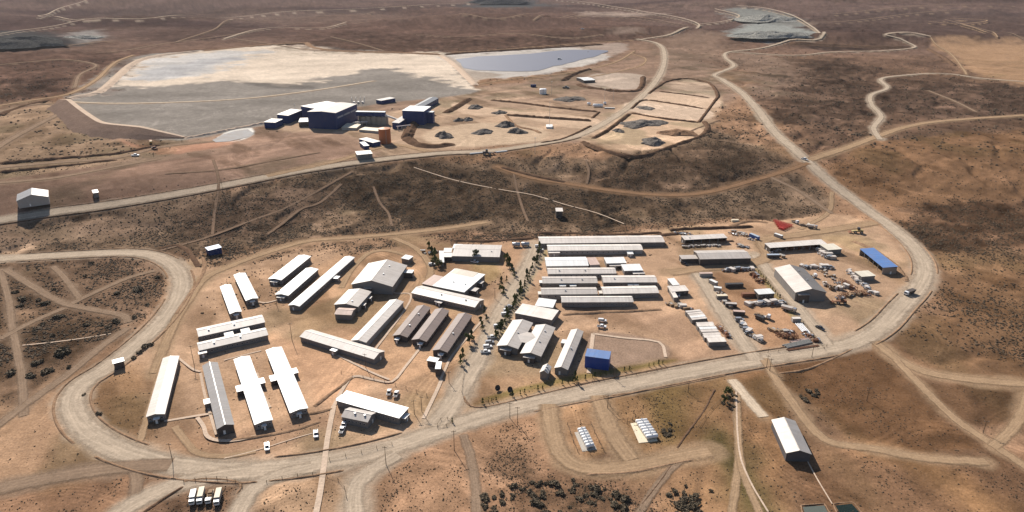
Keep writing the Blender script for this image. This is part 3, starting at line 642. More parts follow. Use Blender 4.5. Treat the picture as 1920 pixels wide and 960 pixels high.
# pond
def sheet(name, px, m, z=.25, sm=3, kind='structure', jag=0):
    pl = smooth(pts(px), sm, True)
    if jag: pl = pl + np.stack([(fbm(pl[:, 0], pl[:, 1], 20, 3, 3) - .5) * jag, (fbm(pl[:, 0], pl[:, 1], 20, 3, 4) - .5) * jag], 1) * 2
    zz = float(H(*pl.mean(0))) + z; mb = MB(); mb.add([(a, b_, zz) for a, b_ in pl], [tuple(range(len(pl)))], m); o = mb.build(name)
    if o.data.polygons[0].normal.z < 0: o.data.flip_normals()
    return tag(o, kind=kind)
def water_mat(name, rgb, rough):
    m = bpy.data.materials.new(name); t, N, L, b = nodes(m); b.inputs['Base Color'].default_value = (*rgb, 1); b.inputs['Roughness'].default_value = rough
    ge = N.new('ShaderNodeNewGeometry'); n = N.new('ShaderNodeTexNoise'); n.inputs['Scale'].default_value = .6; L.new(ge.outputs['Position'], n.inputs['Vector'])
    bp = N.new('ShaderNodeBump'); bp.inputs['Strength'].default_value = .3; bp.inputs['Distance'].default_value = .1; L.new(n.outputs[0], bp.inputs['Height']); L.new(bp.outputs[0], b.inputs['Normal']); return m
sheet('pond_water', [(856,113),(880,108),(940,104),(1010,99),(1060,94),(1104,94),(1138,95),(1122,104),(1086,113),(1050,122),(1020,130),(985,134),(930,133),(880,130),(866,122)], water_mat('pond_water', (.085,.085,.12), .5), .5, jag=10)
sheet('basin_water', [(1505,951),(1545,948),(1556,968),(1512,972)], water_mat('grey_basin', (.10,.11,.09), .4), .12, 1)
sheet('basin_water', [(1566,948),(1597,945),(1618,968),(1580,972)], water_mat('dark_basin', (.012,.02,.012), .15), .12, 1)
for pxs in ([(1502,947),(1546,944),(1562,972),(1508,976),(1502,947)], [(1562,944),(1600,941),(1624,972),(1576,976),(1562,944)]):
    berm('basin_kerb', pxs, .7, .25, BERM, 1, .05)
# bunds round the ore bays and stockpiles
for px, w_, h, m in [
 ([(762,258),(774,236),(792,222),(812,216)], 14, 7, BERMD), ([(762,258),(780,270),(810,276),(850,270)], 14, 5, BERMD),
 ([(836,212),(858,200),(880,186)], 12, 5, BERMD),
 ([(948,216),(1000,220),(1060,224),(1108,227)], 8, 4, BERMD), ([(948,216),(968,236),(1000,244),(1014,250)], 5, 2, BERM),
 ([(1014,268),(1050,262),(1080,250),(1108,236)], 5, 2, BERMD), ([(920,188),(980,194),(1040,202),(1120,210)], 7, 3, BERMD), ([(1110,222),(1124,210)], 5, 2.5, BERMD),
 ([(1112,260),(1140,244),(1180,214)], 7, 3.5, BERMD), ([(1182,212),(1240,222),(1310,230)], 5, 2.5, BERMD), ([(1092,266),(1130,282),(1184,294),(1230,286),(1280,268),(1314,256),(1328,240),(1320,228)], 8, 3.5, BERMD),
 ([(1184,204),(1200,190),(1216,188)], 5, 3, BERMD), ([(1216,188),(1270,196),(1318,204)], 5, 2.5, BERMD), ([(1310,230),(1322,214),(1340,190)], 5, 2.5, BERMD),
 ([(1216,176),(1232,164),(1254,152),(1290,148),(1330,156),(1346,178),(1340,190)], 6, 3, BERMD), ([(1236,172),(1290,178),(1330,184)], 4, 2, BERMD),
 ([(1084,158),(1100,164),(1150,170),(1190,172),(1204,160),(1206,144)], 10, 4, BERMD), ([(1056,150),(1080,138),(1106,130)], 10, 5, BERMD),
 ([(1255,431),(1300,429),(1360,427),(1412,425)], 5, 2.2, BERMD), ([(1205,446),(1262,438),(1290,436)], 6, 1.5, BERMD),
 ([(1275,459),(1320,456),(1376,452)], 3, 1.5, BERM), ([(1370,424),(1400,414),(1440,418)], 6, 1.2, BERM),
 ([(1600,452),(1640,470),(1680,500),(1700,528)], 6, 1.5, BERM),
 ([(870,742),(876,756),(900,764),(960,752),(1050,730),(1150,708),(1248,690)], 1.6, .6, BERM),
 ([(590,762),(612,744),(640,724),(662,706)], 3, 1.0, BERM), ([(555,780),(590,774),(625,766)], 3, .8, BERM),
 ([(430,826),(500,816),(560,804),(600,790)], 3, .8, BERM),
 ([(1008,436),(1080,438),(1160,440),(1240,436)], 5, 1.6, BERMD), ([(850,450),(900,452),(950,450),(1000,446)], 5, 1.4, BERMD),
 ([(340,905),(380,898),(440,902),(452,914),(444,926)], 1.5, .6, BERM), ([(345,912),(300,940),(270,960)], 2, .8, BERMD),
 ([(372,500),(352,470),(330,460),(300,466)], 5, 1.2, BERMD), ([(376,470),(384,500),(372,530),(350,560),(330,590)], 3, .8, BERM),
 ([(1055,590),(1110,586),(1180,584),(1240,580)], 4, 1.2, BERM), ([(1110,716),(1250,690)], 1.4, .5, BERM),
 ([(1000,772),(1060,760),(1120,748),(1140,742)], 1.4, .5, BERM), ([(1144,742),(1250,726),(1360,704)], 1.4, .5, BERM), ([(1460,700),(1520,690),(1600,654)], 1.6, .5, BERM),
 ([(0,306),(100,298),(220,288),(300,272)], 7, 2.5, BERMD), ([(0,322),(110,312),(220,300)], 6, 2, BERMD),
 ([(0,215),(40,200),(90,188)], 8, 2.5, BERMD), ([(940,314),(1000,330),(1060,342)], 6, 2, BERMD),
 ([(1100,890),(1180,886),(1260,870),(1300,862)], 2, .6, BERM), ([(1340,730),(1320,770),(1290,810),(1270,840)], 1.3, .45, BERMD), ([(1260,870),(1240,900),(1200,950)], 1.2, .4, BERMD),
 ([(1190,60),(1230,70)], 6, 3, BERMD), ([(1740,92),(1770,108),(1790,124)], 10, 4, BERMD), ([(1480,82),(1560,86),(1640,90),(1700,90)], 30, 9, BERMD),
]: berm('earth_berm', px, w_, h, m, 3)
def pile(px, py, rx, h, m, label, cat='stockpile', ry=None, grp='ore stockpiles in the bays beside the mill'):
    x, y, z = P3(px, py); rad_ = rx; n = 26; V = []; rs = [1, .88, .74, .56, .36, .16]; sx, sy = random.uniform(0, 99), random.uniform(0, 99)
    for k, rr in enumerate(rs):
        for a in range(n):
            t = 2 * math.pi * a / n; wob = 1 + .22 * math.sin(2 * t + px) + .14 * math.sin(5 * t + py) + .08 * random.uniform(-1, 1)
            V.append((rad_ * rr * wob * math.cos(t), (ry or rad_) * rr * wob * math.sin(t), h * .8 * (1 - rr * rr) * (.55 + .9 * float(vnoise(np.array(sx + 3.1 * rr * math.cos(t)), np.array(sy + 3.1 * rr * math.sin(t))))) - (.5 if k == 0 else 0)))
    V.append((0, 0, h * .78)); mb = MB()
    fs = [(k * n + a, k * n + (a + 1) % n, (k + 1) * n + (a + 1) % n, (k + 1) * n + a) for k in range(5) for a in range(n)] + [(5 * n + a, 5 * n + (a + 1) % n, 6 * n) for a in range(n)]
    mb.add(V, fs, m); o = mb.build('ore_stockpile'); o.location = (x, y, z); return tag(o, label, cat, grp)
for a in [(833,256,12,7,ROCKG,'tall pointed grey ore heap inside the curved bund beside the navy crusher house'),
          (891,202,12,5,ROCKG,'grey ore heap behind the bay near the end of the dark bund'),
          (861,226,8,4,ROCKG,'small left hand grey heap of a close pair in the sandy bay'), (878,225,8,4,ROCKG,'small right hand grey heap of a close pair in the sandy bay'),
          (905,249,12,5,ROCKG,'grey heap circled by wheel tracks in the middle of the bay'), (949,236,12,6,ROCKG,'smooth grey heap behind its twin at the bay corner'),
          (970,248,11,6,ROCKG,'smooth dark heap in front of its twin at the bay corner'), (937,212,10,4,ROCKG,'low grey heap at the tip of the long dark bund'),
          (1210,203,13,3,ROCKG,'low grey heap in the second bay of the stepped pads'), (1160,246,8,3,ROCKG,'small grey heap alone on the large sandy pad'),
          (1224,267,16,6,ROCKG,'jagged blue grey rock heap near the front bund of the large pad'), (1271,250,20,5,ROCKB,'wide brown heap at the right end of the large pad'),
          (1069,186,22,4,ROCKG,'spread of grey rubble behind the white tanks')]: pile(*a)
pile(1452,68,105,16,ROCKP,'large pale grey waste heap among far roads, nearer one of the pair','waste heap',60,'far waste heaps')
pile(1440,38,110,20,ROCKP,'large grey waste heap among far roads, farther one of the pair','waste heap',110,'far waste heaps')
pile(940,6,190,50,ROCKD,'dark mound cut by the top edge, in the centre','waste heap',120,'far waste heaps')
pile(30,84,150,24,ROCKD,'dark flat heap at the far left edge above the tailings','waste heap',70,'far waste heaps')
pile(150,72,60,10,ROCKP,'small pale grey heap right of the dark one at the far left','waste heap',40,'far waste heaps')
pile(1207,232,28,6,ROCKG,'broad grey ore heap at the back of the large sandy pad', ry=22)
pile(1186,236,14,4,ROCKG,'left shoulder heap touching the broad grey ore heap')
# ================================================================ buildings
_win = {}
def win_mesh(w_, h_):
    k = (w_, h_)
    if k not in _win:
        mb = MB(); mb.box(-w_/2, w_/2, -.05, .05, 0, h_, FRAME); mb.box(-w_/2 + .09, w_/2 - .09, -.07, -.052, .09, h_ - .09, GLASS); _win[k] = mb.mesh('window')
    return _win[k]
def child(name, me, parent, loc=(0,0,0), rz=0):
    o = bpy.data.objects.new(name, me); link(o, parent); o.location = loc; o.rotation_euler = (0, 0, rz); return o
_ft = []
def frame_of(N, L, S, eave, world=None):
    n, l, s = PH(*N, eave), PH(*L, eave), PH(*S, eave)
    u = Vector((l.x - n.x, l.y - n.y, 0)); ln = u.length; u /= ln; q = Vector((s.x - n.x, s.y - n.y, 0)); pv = Vector((-u.y, u.x, 0)); sg = 1 if q.dot(pv) > 0 else -1; wd = abs(q.dot(pv))
    c = Vector((n.x, n.y, 0)) + u * ln / 2 + pv * sg * wd / 2; zs = [float(H(p.x, p.y)) for p in (n, l)] + [float(H(c.x, c.y))]
    return c, math.atan2(u.y, u.x), ln, wd, sg, min(zs) if max(zs) - min(zs) < 3 else sum(zs) / 3
def building(name, label, cat, N, L, S, eave=3.0, rise=1.2, roof=GREYR, roof2=None, wall=WALLW, over=.35, wins=0, wsize=(1.1, .9), porch=(), door=True, open_side=False, group=None, kind='gable', ridge_cap=None, vents=0, ext=0, wrange=(.06, .94), endwin=0):
    if eave <= 3.6: eave += .5
    c, rz, ln, wd, sg, z = frame_of(N, L, S, eave); ln += ext
    t = empty(name, (c.x, c.y, z), rz, label, cat, group); hx, hy = ln / 2, wd / 2; f = -sg   # front (seen) side is y = f*hy
    _ft.append((c.x, c.y, rz, ln, wd))
    mb = MB(); a = .0
    if kind == 'gable':
        prof = [(-hy, -.6), (hy, -.6), (hy, eave), (0, eave + rise - .0), (-hy, eave)]
        if not open_side:
            vs = [(-hx, y, zz) for y, zz in prof] + [(hx, y, zz) for y, zz in prof]
            mb.add(vs, [(4,3,2,1,0), (5,6,7,8,9), (1,2,7,6), (0,5,9,4), (2,3,8,7), (3,4,9,8)], wall)
    else:
        if not open_side: mb.box(-hx, hx, -hy, hy, -.6, eave, wall)
    if open_side:                        # posts along the open front, walls on the other sides
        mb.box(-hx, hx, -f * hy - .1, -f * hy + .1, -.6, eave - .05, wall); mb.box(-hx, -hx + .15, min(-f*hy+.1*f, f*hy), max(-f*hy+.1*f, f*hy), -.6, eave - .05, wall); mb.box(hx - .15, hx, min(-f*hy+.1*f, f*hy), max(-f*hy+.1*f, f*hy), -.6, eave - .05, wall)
    mb.build('walls', t)
    if open_side:
        n = max(2, int(ln / 6)); pm = MB().box(-.12, .12, -.12, .12, -.6, eave - .06, STEEL).mesh('post')
        for i in range(n + 1): child('post', pm, t, (-hx + .3 + (ln - .6) * i / n, f * (hy - .2), 0))
    rb = MB(); th = .14
    if kind == 'gable':
        s = rise / hy; o_ = over
        for sd in (-1, 1):
            y0, y1 = 0, sd * (hy + o_); z0 = eave + rise + .03; z1 = eave - s * o_ + .03
            p = [(-hx - o_, y0, z0), (hx + o_, y0, z0), (hx + o_, y1, z1), (-hx - o_, y1, z1)]
            if sd > 0: p = [p[0], p[1], p[2], p[3]]
            else: p = [p[3], p[2], p[1], p[0]]
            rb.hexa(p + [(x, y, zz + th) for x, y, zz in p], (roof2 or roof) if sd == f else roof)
        ro = rb.build('roof', t); cp = MB(); cp.box(-hx - o_, hx + o_, -.22, .22, eave + rise + .1, eave + rise + .23, ridge_cap or roof); cp.build('ridge_cap', ro)
    else:
        r2 = rise; p = [(-hx - over, -hy - over), (hx + over, -hy - over), (hx + over, hy + over), (-hx - over, hy + over)]
        zz = [eave + .03 + (r2 if (y * f) < 0 else 0) for x, y in p]
        rb.hexa([(x, y, q) for (x, y), q in zip(p, zz)] + [(x, y, q + .18) for (x, y), q in zip(p, zz)], roof); ro = rb.build('roof', t)
        if r2 > .3:
            wb = MB(); y0, y1 = (-f * (hy - .12), -f * hy); wb.box(-hx + .01, hx - .01, min(y0, y1), max(y0, y1), eave + .001, eave + r2 * .9, wall); wb.build('upper_wall', t)
    for i in range(vents or (int(ln * 1.7) % 3 if roof in (GREYR, PALER, BROWNR) else 0)):
        vb = MB(); vb.box(-.35, .35, -.35, .35, -.3, .6, STEEL); vb.box(-.45, .45, -.45, .45, .601, .7, STEEL); vo = vb.build('roof_vent', ro); vo.location = (-hx + ln * (i + .3 + (ln * 7.3) % 1) / ((vents or 2) + .6), f * hy * .3, eave + (rise * .7 if kind == 'gable' else .2))
    if wins:
        me = win_mesh(*wsize)
        for i in range(wins):
            q = wrange[0] + (wrange[1] - wrange[0]) * (i + .5) / wins
            child('window', me, t, (-hx + ln * q, f * (hy + .045), max(.9, eave * .42)), 0 if f < 0 else math.pi)
    if endwin:
        me = win_mesh(*wsize)
        for i in range(endwin): child('window', me, t, (-hx - .045, -hy + wd * (i + .5) / endwin, max(1, eave * .42)), -math.pi / 2)
    if door:
        db = MB(); db.box(-.06, 0, -.5, .5, 0, 2.1, TRIMW); d = db.build('door', t); d.location = (-hx - .004, sg * wd * .12, .02)
        hb = MB(); hb.box(-.1, -.06, -.04, .04, 0, .12, STEEL); h_ = hb.build('handle', d); h_.location = (0, .38, 1.0)
    for pc in porch:                     # (along 0..1, side 'f' front 'b' back 'e' near end 'x' far end, width, depth, height, roof mat, wall mat)
        al, sd, pw, pd, ph, pm_, pwm = pc; pb = MB(); pb.box(-pw / 2, pw / 2, 0, pd, -.4, ph, pwm); pr_ = MB(); pr_.box(-pw / 2 - .25, pw / 2 + .25, -.0, pd + .25, ph + .01, ph + .16, pm_)
        dd = MB(); dd.box(-.5, .5, pd + .003, pd + .06, 0, 2.05, TRIMW)
        if sd == 'f': loc, r_ = (-hx + ln * al, f * (hy + .004), 0), (0 if f > 0 else math.pi)
        elif sd == 'b': loc, r_ = (-hx + ln * al, -f * (hy + .004), 0), (math.pi if f > 0 else 0)
        elif sd == 'x': loc, r_ = (hx + .004, -hy + wd * al, 0), -math.pi / 2
        else: loc, r_ = (-hx - .004, -hy + wd * al, 0), math.pi / 2
        po = pb.build('porch', t); po.location = loc; po.rotation_euler = (0, 0, r_)
        pr_.build('porch_roof', po); dd.build('porch_door', po)
    return t
B = building
LB = 'living quarters of the camp'
W_ = dict(roof=WHITE, wall=WALLG, over=.45)
B('barrack','long white roofed barrack, uppermost of the three slanting ones in the north west','barrack',(527,525),(582,481),(505,522),2.9,.7,wins=10,group=LB,porch=[(.5,'e',5,2.2,2.4,WHITE2,WALLG)],**W_)
B('barrack','white roofed barrack, middle of the three slanting ones in the north west','barrack',(540,554),(596,505),(518,551),2.9,.7,wins=10,group=LB,porch=[(.5,'e',5,2.2,2.4,WHITE2,WALLG)],**W_)
B('barrack','very long thin white barrack with a side porch, lowest of the three slanting ones','barrack',(561,574),(664,483),(543,571),2.9,.7,wins=26,group=LB,porch=[(.58,'f',4,4,2.7,WHITE,WALLG)],**W_)
B('barrack','short white barrack right of its twin near the west loop road, white canopy','barrack',(483,559),(459,512),(462,564),2.9,.7,group=LB,endwin=3,porch=[(.5,'e',2.6,2,2.4,WHITE,WALLG)],**W_)
B('barrack','short white barrack left of its twin, closest to the west loop road','barrack',(452,584),(432,534),(432,588),2.9,.7,group=LB,endwin=3,porch=[(.5,'e',2.6,2,2.4,WHITE,WALLG)],**W_)
B('barrack','pale grey roofed barrack, upper one of the pair joined by two link corridors','barrack',(373,631),(496,604),(368,617),3,1.3,roof=PALER,wall=WALLG,wins=13,group=LB,porch=[(.43,'f',4.5,5.6,2.7,PALER,WALLW),(.68,'f',4.5,5.6,2.7,PALER,WALLW)])
B('barrack','pale grey roofed barrack, lower one of the linked pair','barrack',(374,657),(502,628),(370,643),3,1.3,roof=PALER,wall=WALLG,wins=12,group=LB,porch=[(.035,'f',4,3,2.7,PALER,WALLG)])
B('barrack','long pale roofed barrack slanting down to the right with a white porch halfway','barrack',(701,673),(563,631),(715,657),3,1.5,roof=PALER,wall=WALLG,wins=0,group=LB,porch=[(.5,'f',3.6,3,2.8,WHITE,WALLG)])
B('barrack','long pale grey diagonal barrack running from the big hangar down to the slanting one','barrack',(686,642),(756,566),(661,636),3.2,1.1,roof=PALER,wall=WALLW,group=LB)
B('workshop','small grey gabled workshop beside the tall diagonal barrack','workshop',(671,575),(696,547),(632,566),3.6,1.4,roof=GREYR,wall=WALLG,wins=3,porch=[(.3,'f',3,2,2.6,GREYR,WALLD),(.75,'f',3,2,2.6,GREYR,WALLD)])
B('shed','little pink grey shed in front of the small gabled workshop','shed',(628,589),(658,590.5),(627,577),3.2,1.0,roof=PINKR,wall=WALLG,door=False)
B('gymnasium','big grey hangar like hall with broad gable roof in the centre of the camp','hall',(735,537),(762,498),(672,518),6,3.6,roof=GREYR,wall=WALLG,over=.6,wins=6,porch=[(.6,'e',5,1.5,4,GREYR,WALLD),(.85,'f',5,6,4,WHITE,WALLD)])
B('annex','small white annex behind the right side of the big grey hall','annex',(766,487),(774,481),(757,482),3,.4,roof=WHITE,wall=WALLG,kind='flat',door=False)
for k, (a, lb) in enumerate([(((763,632),(806,577),(740,626)),'left of the three brown roofed barracks, dug in beside a long dark ditch'), (((799,640),(841,583),(776,633)),'middle one of the three brown roofed barracks'), (((838,660),(884,592),(815,652)),'right of the three brown roofed barracks, next to the camp street')]):
    B('barrack',lb,'barrack',*a,3.0,1.2,roof=BROWNR,wall=WALLD,over=.5,wins=9,group='three brown roofed barracks',porch=[(.35 if k else .65,'e',2.2,2.6,2.4,WHITE,WALLD)])
B('barrack','long pale beige barrack in front of the white kitchen block, dark windows along it','barrack',(890,576),(772,549),(899,560),3,1.6,roof=PALER,wall=WALLB,wins=16,porch=[(.52,'f',3,3,2.4,GREYR,WALLD),(.58,'f',2,2,2.2,GREYR,WALLD)])
B('dining_hall','large flat white kitchen and dining block with two dark roof stacks','hall',(870,548),(812,536),(892,513),4.2,.5,roof=WHITE,wall=WALLG,kind='flat',wins=0,vents=2,door=False,porch=[(.3,'e',4,3,3,GREYR,WALLD),(.7,'e',5,5,3,GREYR,WALLD)])
B('annex','pink roofed lean to at the left side of the white dining block','annex',(810,536),(792,532),(819,518),3.2,.4,roof=PINKR,wall=WALLD,kind='flat',door=False)
B('annex','cream ribbed roof section at the back right corner of the white dining block','annex',(886,520),(846,512),(893,512),4.6,.3,roof=mat('cream_sheet',(.66,.58,.48),.6,0,.2,.3,ribs=2.4),wall=WALLG,kind='flat',door=False)
B('store_house','grey gabled store with a single tree in front, first left of the camp street head','store',(936,482),(848,480),(937,460),3.6,1.0,roof=GREYR,wall=WALLG,wins=0)
B('annex','tiny white box at the back left corner of the store with the tree','annex',(864,466),(849,465.5),(864,459),4,.2,roof=WHITE,wall=WALLG,kind='flat',door=False)
B('cabin','narrow white cabin standing end on, left of the store with the tree','cabin',(832,492),(831,471),(825,492),2.8,.2,roof=WHITE,wall=WALLG,kind='flat',door=False)
B('cabin','upper of two small cabins between the narrow white cabin and the store','cabin',(846,473),(832,473),(846,466),2.6,.2,roof=WHITE2,wall=WALLD,kind='flat',door=False)
B('cabin','lower of two small cabins between the narrow white cabin and the store','cabin',(846,482),(832,482),(846,475),2.6,.2,roof=WHITE2,wall=WALLD,kind='flat',door=False)
RG = 'rows of staff housing east of the camp street'
B('row_house','longest and rearmost pale row house at the foot of the scrub slope','row house',(1012,456.5),(1246,454),(1014,444),3,1.2,roof=PALER,wall=WALLG,wins=20,group=RG,porch=[(.13,'f',5,1.6,2.4,WHITE,WALLD)])
B('row_house','second row house from the back with a white porch at each end','row house',(1028,470),(1205,468.5),(1030,459.5),3,1.0,roof=WHITE2,wall=WALLW,wins=16,group=RG,porch=[(.06,'f',8,3,2.8,WHITE2,WALLW),(.86,'f',4,5.5,2.4,WHITE,WALLW)])
B('row_house','short bright white gabled block third from the back at the camp street','row house',(1025,499),(1103,498),(1026,483),3.2,1.0,roof=WHITE,wall=WALLW,wins=5,group=RG)
B('annex','beige flat roofed link right of the short bright white block','annex',(1107,497),(1124,496),(1106,484),2.8,.2,roof=PINKR,wall=WALLW,kind='flat',door=False)
B('cabin','white flat cabin with a dark open front in the gap behind the row houses','cabin',(1138,494),(1174,493),(1137,484),2.8,.3,roof=WHITE,wall=WALLG,kind='flat',wins=2,porch=[(.4,'f',8,3,2.4,GREYR,WALLD)])
B('cabin','white cabin with a small lower wing at the right ends of the row houses','cabin',(1171,508),(1205,507),(1166,497),2.8,.3,roof=WHITE,wall=WALLG,kind='flat',wins=3,porch=[(.75,'f',8,3,2.2,WHITE2,WALLG)])
B('row_house','pale row house just below the short bright white block','row house',(1028,513.5),(1155,512.5),(1028,503),3,1.1,roof=PALER,wall=WALLW,wins=11,group=RG)
B('row_house','left pale row house with two white porch boxes facing the viewer','row house',(1018,531),(1120,530.5),(1019,519),3,1.1,roof=GREYR,wall=WALLG,wins=6,group=RG,porch=[(.36,'f',4,2.6,2.4,WHITE,WALLW),(.55,'f',4,2.6,2.4,WHITE,WALLW),(.5,'e',4,2,2.2,WHITE,WALLG)])
B('row_house','right pale row house in line with the one having two white porch boxes','row house',(1132,529.5),(1232,529),(1132,517),3,1.1,roof=PALER,wall=WALLG,wins=8,group=RG,porch=[(.5,'f',3.5,2.2,2.2,WHITE,WALLW),(.6,'f',3.5,2.2,2.2,WHITE,WALLW)])
B('row_house','left row house of the second last line, grey gable with clean roof','row house',(1016,552),(1120,551),(1017,540),3,1.1,roof=GREYR,wall=WALLW,wins=7,group=RG,porch=[(.5,'e',4,2,2.2,WHITE2,WALLG)])
B('row_house','right row house of the second last line, whiter roof than its neighbour','row house',(1132,551),(1235,549),(1132,538),3,1.1,roof=WHITE2,wall=WALLG,wins=8,group=RG,porch=[(.5,'e',4,2,2.2,WHITE2,WALLG)])
B('row_house','frontmost white row house standing alone at the open gravel yard','row house',(1054,566.5),(1187,566),(1053,556),3,1.2,roof=WHITE2,wall=WALLG,wins=13,group=RG)
B('office','flat white office block with dark windows above the H shaped building','office',(1034,600),(966,587),(1044,583),4.2,.4,roof=WHITE2,wall=WALLG,kind='flat',wins=8,door=False)
B('office','bright white smaller office wing behind the flat office block','office',(1036,577),(1004,573),(1039,564),4.2,.5,roof=WHITE,wall=WALLG,kind='flat',wins=0,door=False)
def h_building():
    t = B('office','pale H shaped gabled office building beside the poplar hedge','office',(970,653),(997,606),(935,645),4,1.3,roof=GREYR,wall=WALLG,over=.7,wins=0,door=False,porch=[(.55,'e',6,2.5,3,GREYR,WALLD)])
    t2 = B('x','x','x',(1013,667),(1039,615),(981,656),4,1.3,roof=GREYR,wall=WALLG,over=.7,wins=5,door=False,porch=[(.55,'e',6,2.5,3,GREYR,WALLD)])
    bpy.context.view_layer.update(); inv = t.matrix_world.inverted()
    for ch in list(t2.children):
        mw = t2.matrix_world @ ch.matrix_local; ch.parent = t; ch.matrix_parent_inverse.identity(); ch.matrix_local = inv @ mw
    bpy.data.objects.remove(t2)
    bpy.context.view_layer.update()
    a = inv @ PH(966, 628, 4); b = inv @ PH(1008, 638, 4); c_ = (a + b) / 2; ln = abs(b.y - a.y) if abs(b.y - a.y) > abs(b.x - a.x) else abs(b.x - a.x)
    mb = MB(); l2 = ln / 2 + 1; hw = 5.5
    mb.box(c_.x - hw, c_.x + hw, c_.y - l2, c_.y + l2, -.5, 3.97, WALLG); mb.build('link_walls', t)
    rb = MB()
    for sd in (-1, 1):
        p = [(c_.x, c_.y - l2, 4.9), (c_.x, c_.y + l2, 4.9), (c_.x + sd * (hw + .6), c_.y + l2, 4.0), (c_.x + sd * (hw + .6), c_.y - l2, 4.0)]
        if sd > 0: p = p[::-1]
        rb.hexa(p + [(x, y, z + .14) for x, y, z in p], GREYR)
    rb.build('link_roof', t)
h_building()
B('office','long grey gabled building standing end on, right of the H shaped offices','office',(1064,693),(1093,622),(1041,688),3.4,1.2,roof=GREYR,wall=WALLG,endwin=0,porch=[(.72,'b',4,3,2.6,WHITE,WALLW)],ridge_cap=PALER)
B('hut','tiny grey gabled hut in front of the H shaped offices','hut',(1027,700),(1033,688),(1014,695),3.4,1.4,roof=PALER,wall=WALLG,door=False)
B('clad_block','bright blue ribbed two storey block at the corner of the paved court','block',(1142,674),(1097,668),(1144,660),7,.2,roof=BLUER,wall=mat('blue_cladding',(.015,.06,.30),.5,0,.1,.3,ribs=2.5),kind='flat',door=False,over=.1)
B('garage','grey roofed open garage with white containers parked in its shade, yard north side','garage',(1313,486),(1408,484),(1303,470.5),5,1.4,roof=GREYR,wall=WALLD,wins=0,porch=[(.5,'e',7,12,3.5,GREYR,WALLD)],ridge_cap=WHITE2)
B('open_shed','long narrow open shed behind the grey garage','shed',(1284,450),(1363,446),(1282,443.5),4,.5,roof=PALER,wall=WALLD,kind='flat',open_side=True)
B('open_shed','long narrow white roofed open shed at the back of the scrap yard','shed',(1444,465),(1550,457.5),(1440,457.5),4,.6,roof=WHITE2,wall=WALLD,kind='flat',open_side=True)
B('store_house','cream flat store at the right end of the scrap yard shed','store',(1553,469),(1578,467),(1547,459),3.4,.3,roof=mat('cream_roof',(.72,.66,.54),.6,0,.15,.3,ribs=2.4),wall=WALLG,kind='flat',door=False)
B('warehouse','big long warehouse with a white left roof slope and a round dark gable end','warehouse',(1549,548),(1506,503),(1499,556),6.5,2.6,roof=PALER,roof2=mat('shaded_slope_sheet',(.19,.18,.175),.6,0,.3,.12,ribs=2,spec=.2),wall=WALLG,over=.5,wins=0,door=False,porch=[(.75,'e',7,2.2,5.5,GREYR,WALLD)],ridge_cap=WHITE2)  # second roof sheet is darkened to paint the slope turned from the sun
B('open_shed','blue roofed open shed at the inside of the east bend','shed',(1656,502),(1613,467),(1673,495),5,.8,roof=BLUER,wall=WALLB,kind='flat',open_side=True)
B('store_house','cream ribbed box store in front of the blue roofed shed','store',(1616,519),(1641,517),(1608,510),3,.3,roof=mat('cream_roof',(.7,.6,.44)),wall=WALLG,kind='flat',door=False)
B('cabin','upper white flat cabin of the L shaped group left of the depot street','cabin',(1262,535),(1252,523),(1273,534),2.9,.2,roof=WHITE,wall=WALLG,kind='flat',door=False)
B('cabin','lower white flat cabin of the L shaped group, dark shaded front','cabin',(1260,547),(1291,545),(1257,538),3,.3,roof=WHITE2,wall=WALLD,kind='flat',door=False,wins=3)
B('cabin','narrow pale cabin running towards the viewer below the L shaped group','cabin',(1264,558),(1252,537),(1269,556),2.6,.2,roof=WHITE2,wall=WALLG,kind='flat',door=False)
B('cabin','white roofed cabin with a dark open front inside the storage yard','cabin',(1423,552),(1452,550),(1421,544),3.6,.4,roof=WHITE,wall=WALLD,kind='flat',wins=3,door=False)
B('workshop','bright white flat roofed clinic south of the barracks with a grey wing in front','clinic',(748,784),(632,751),(758,765),3.2,.5,roof=WHITE,wall=WALLG,kind='flat',wins=6,wrange=(.05,.5),door=False,porch=[(.5,'e',4,2,2.6,WHITE,WALLG),(.5,'x',4,2,2.6,WHITE,WALLG)])
B('annex','grey gabled wing attached to the front of the bright white clinic','annex',(689,791),(641,781),(702,774),3.3,1.4,roof=GREYR,wall=WALLG,wins=6)
B('barrack','leftmost pale barrack standing end on by the dirt ruts','barrack',(308,776),(335,668),(276,778),3,.8,roof=mat('pinkish_white_sheet',(.62,.54,.48),.5,0,.2,.2,ribs=1.1,spec=.5),wall=WALLG,group=LB,endwin=3,porch=[(.45,'e',2.4,2,2.4,WHITE,WALLD)])
B('barrack','grey roofed barrack with a bright ridge line, second of the four standing end on','barrack',(438,796),(407,680),(407,802),3.4,1.3,roof=mat('flat_grey_sheet',(.30,.28,.27),.6,0,.2,.2,ribs=1.1),wall=WALLD,group=LB,ridge_cap=WHITE,porch=[(.45,'b',4,3,2.6,WHITE,WALLG)])
B('barrack','dazzling white barrack with two side boxes, left one of the two brightest','barrack',(510,787),(467,668),(479,797),3,.6,group=LB,endwin=3,porch=[(.5,'e',1.6,1.6,2.3,WHITE,WALLD),(.55,'b',5.5,3.2,2.8,WHITE,WALLD),(.58,'f',5,3,2.8,WHITE,WALLG)],**W_)
B('barrack','dazzling white barrack with two side boxes, right one of the two brightest','barrack',(576,765),(527,651),(546,776),3,.6,group=LB,endwin=3,porch=[(.5,'e',1.6,1.6,2.3,WHITE,WALLD),(.55,'b',5.5,3.2,2.8,WHITE,WALLD),(.58,'f',5,3,2.8,WHITE,WALLG)],**W_)
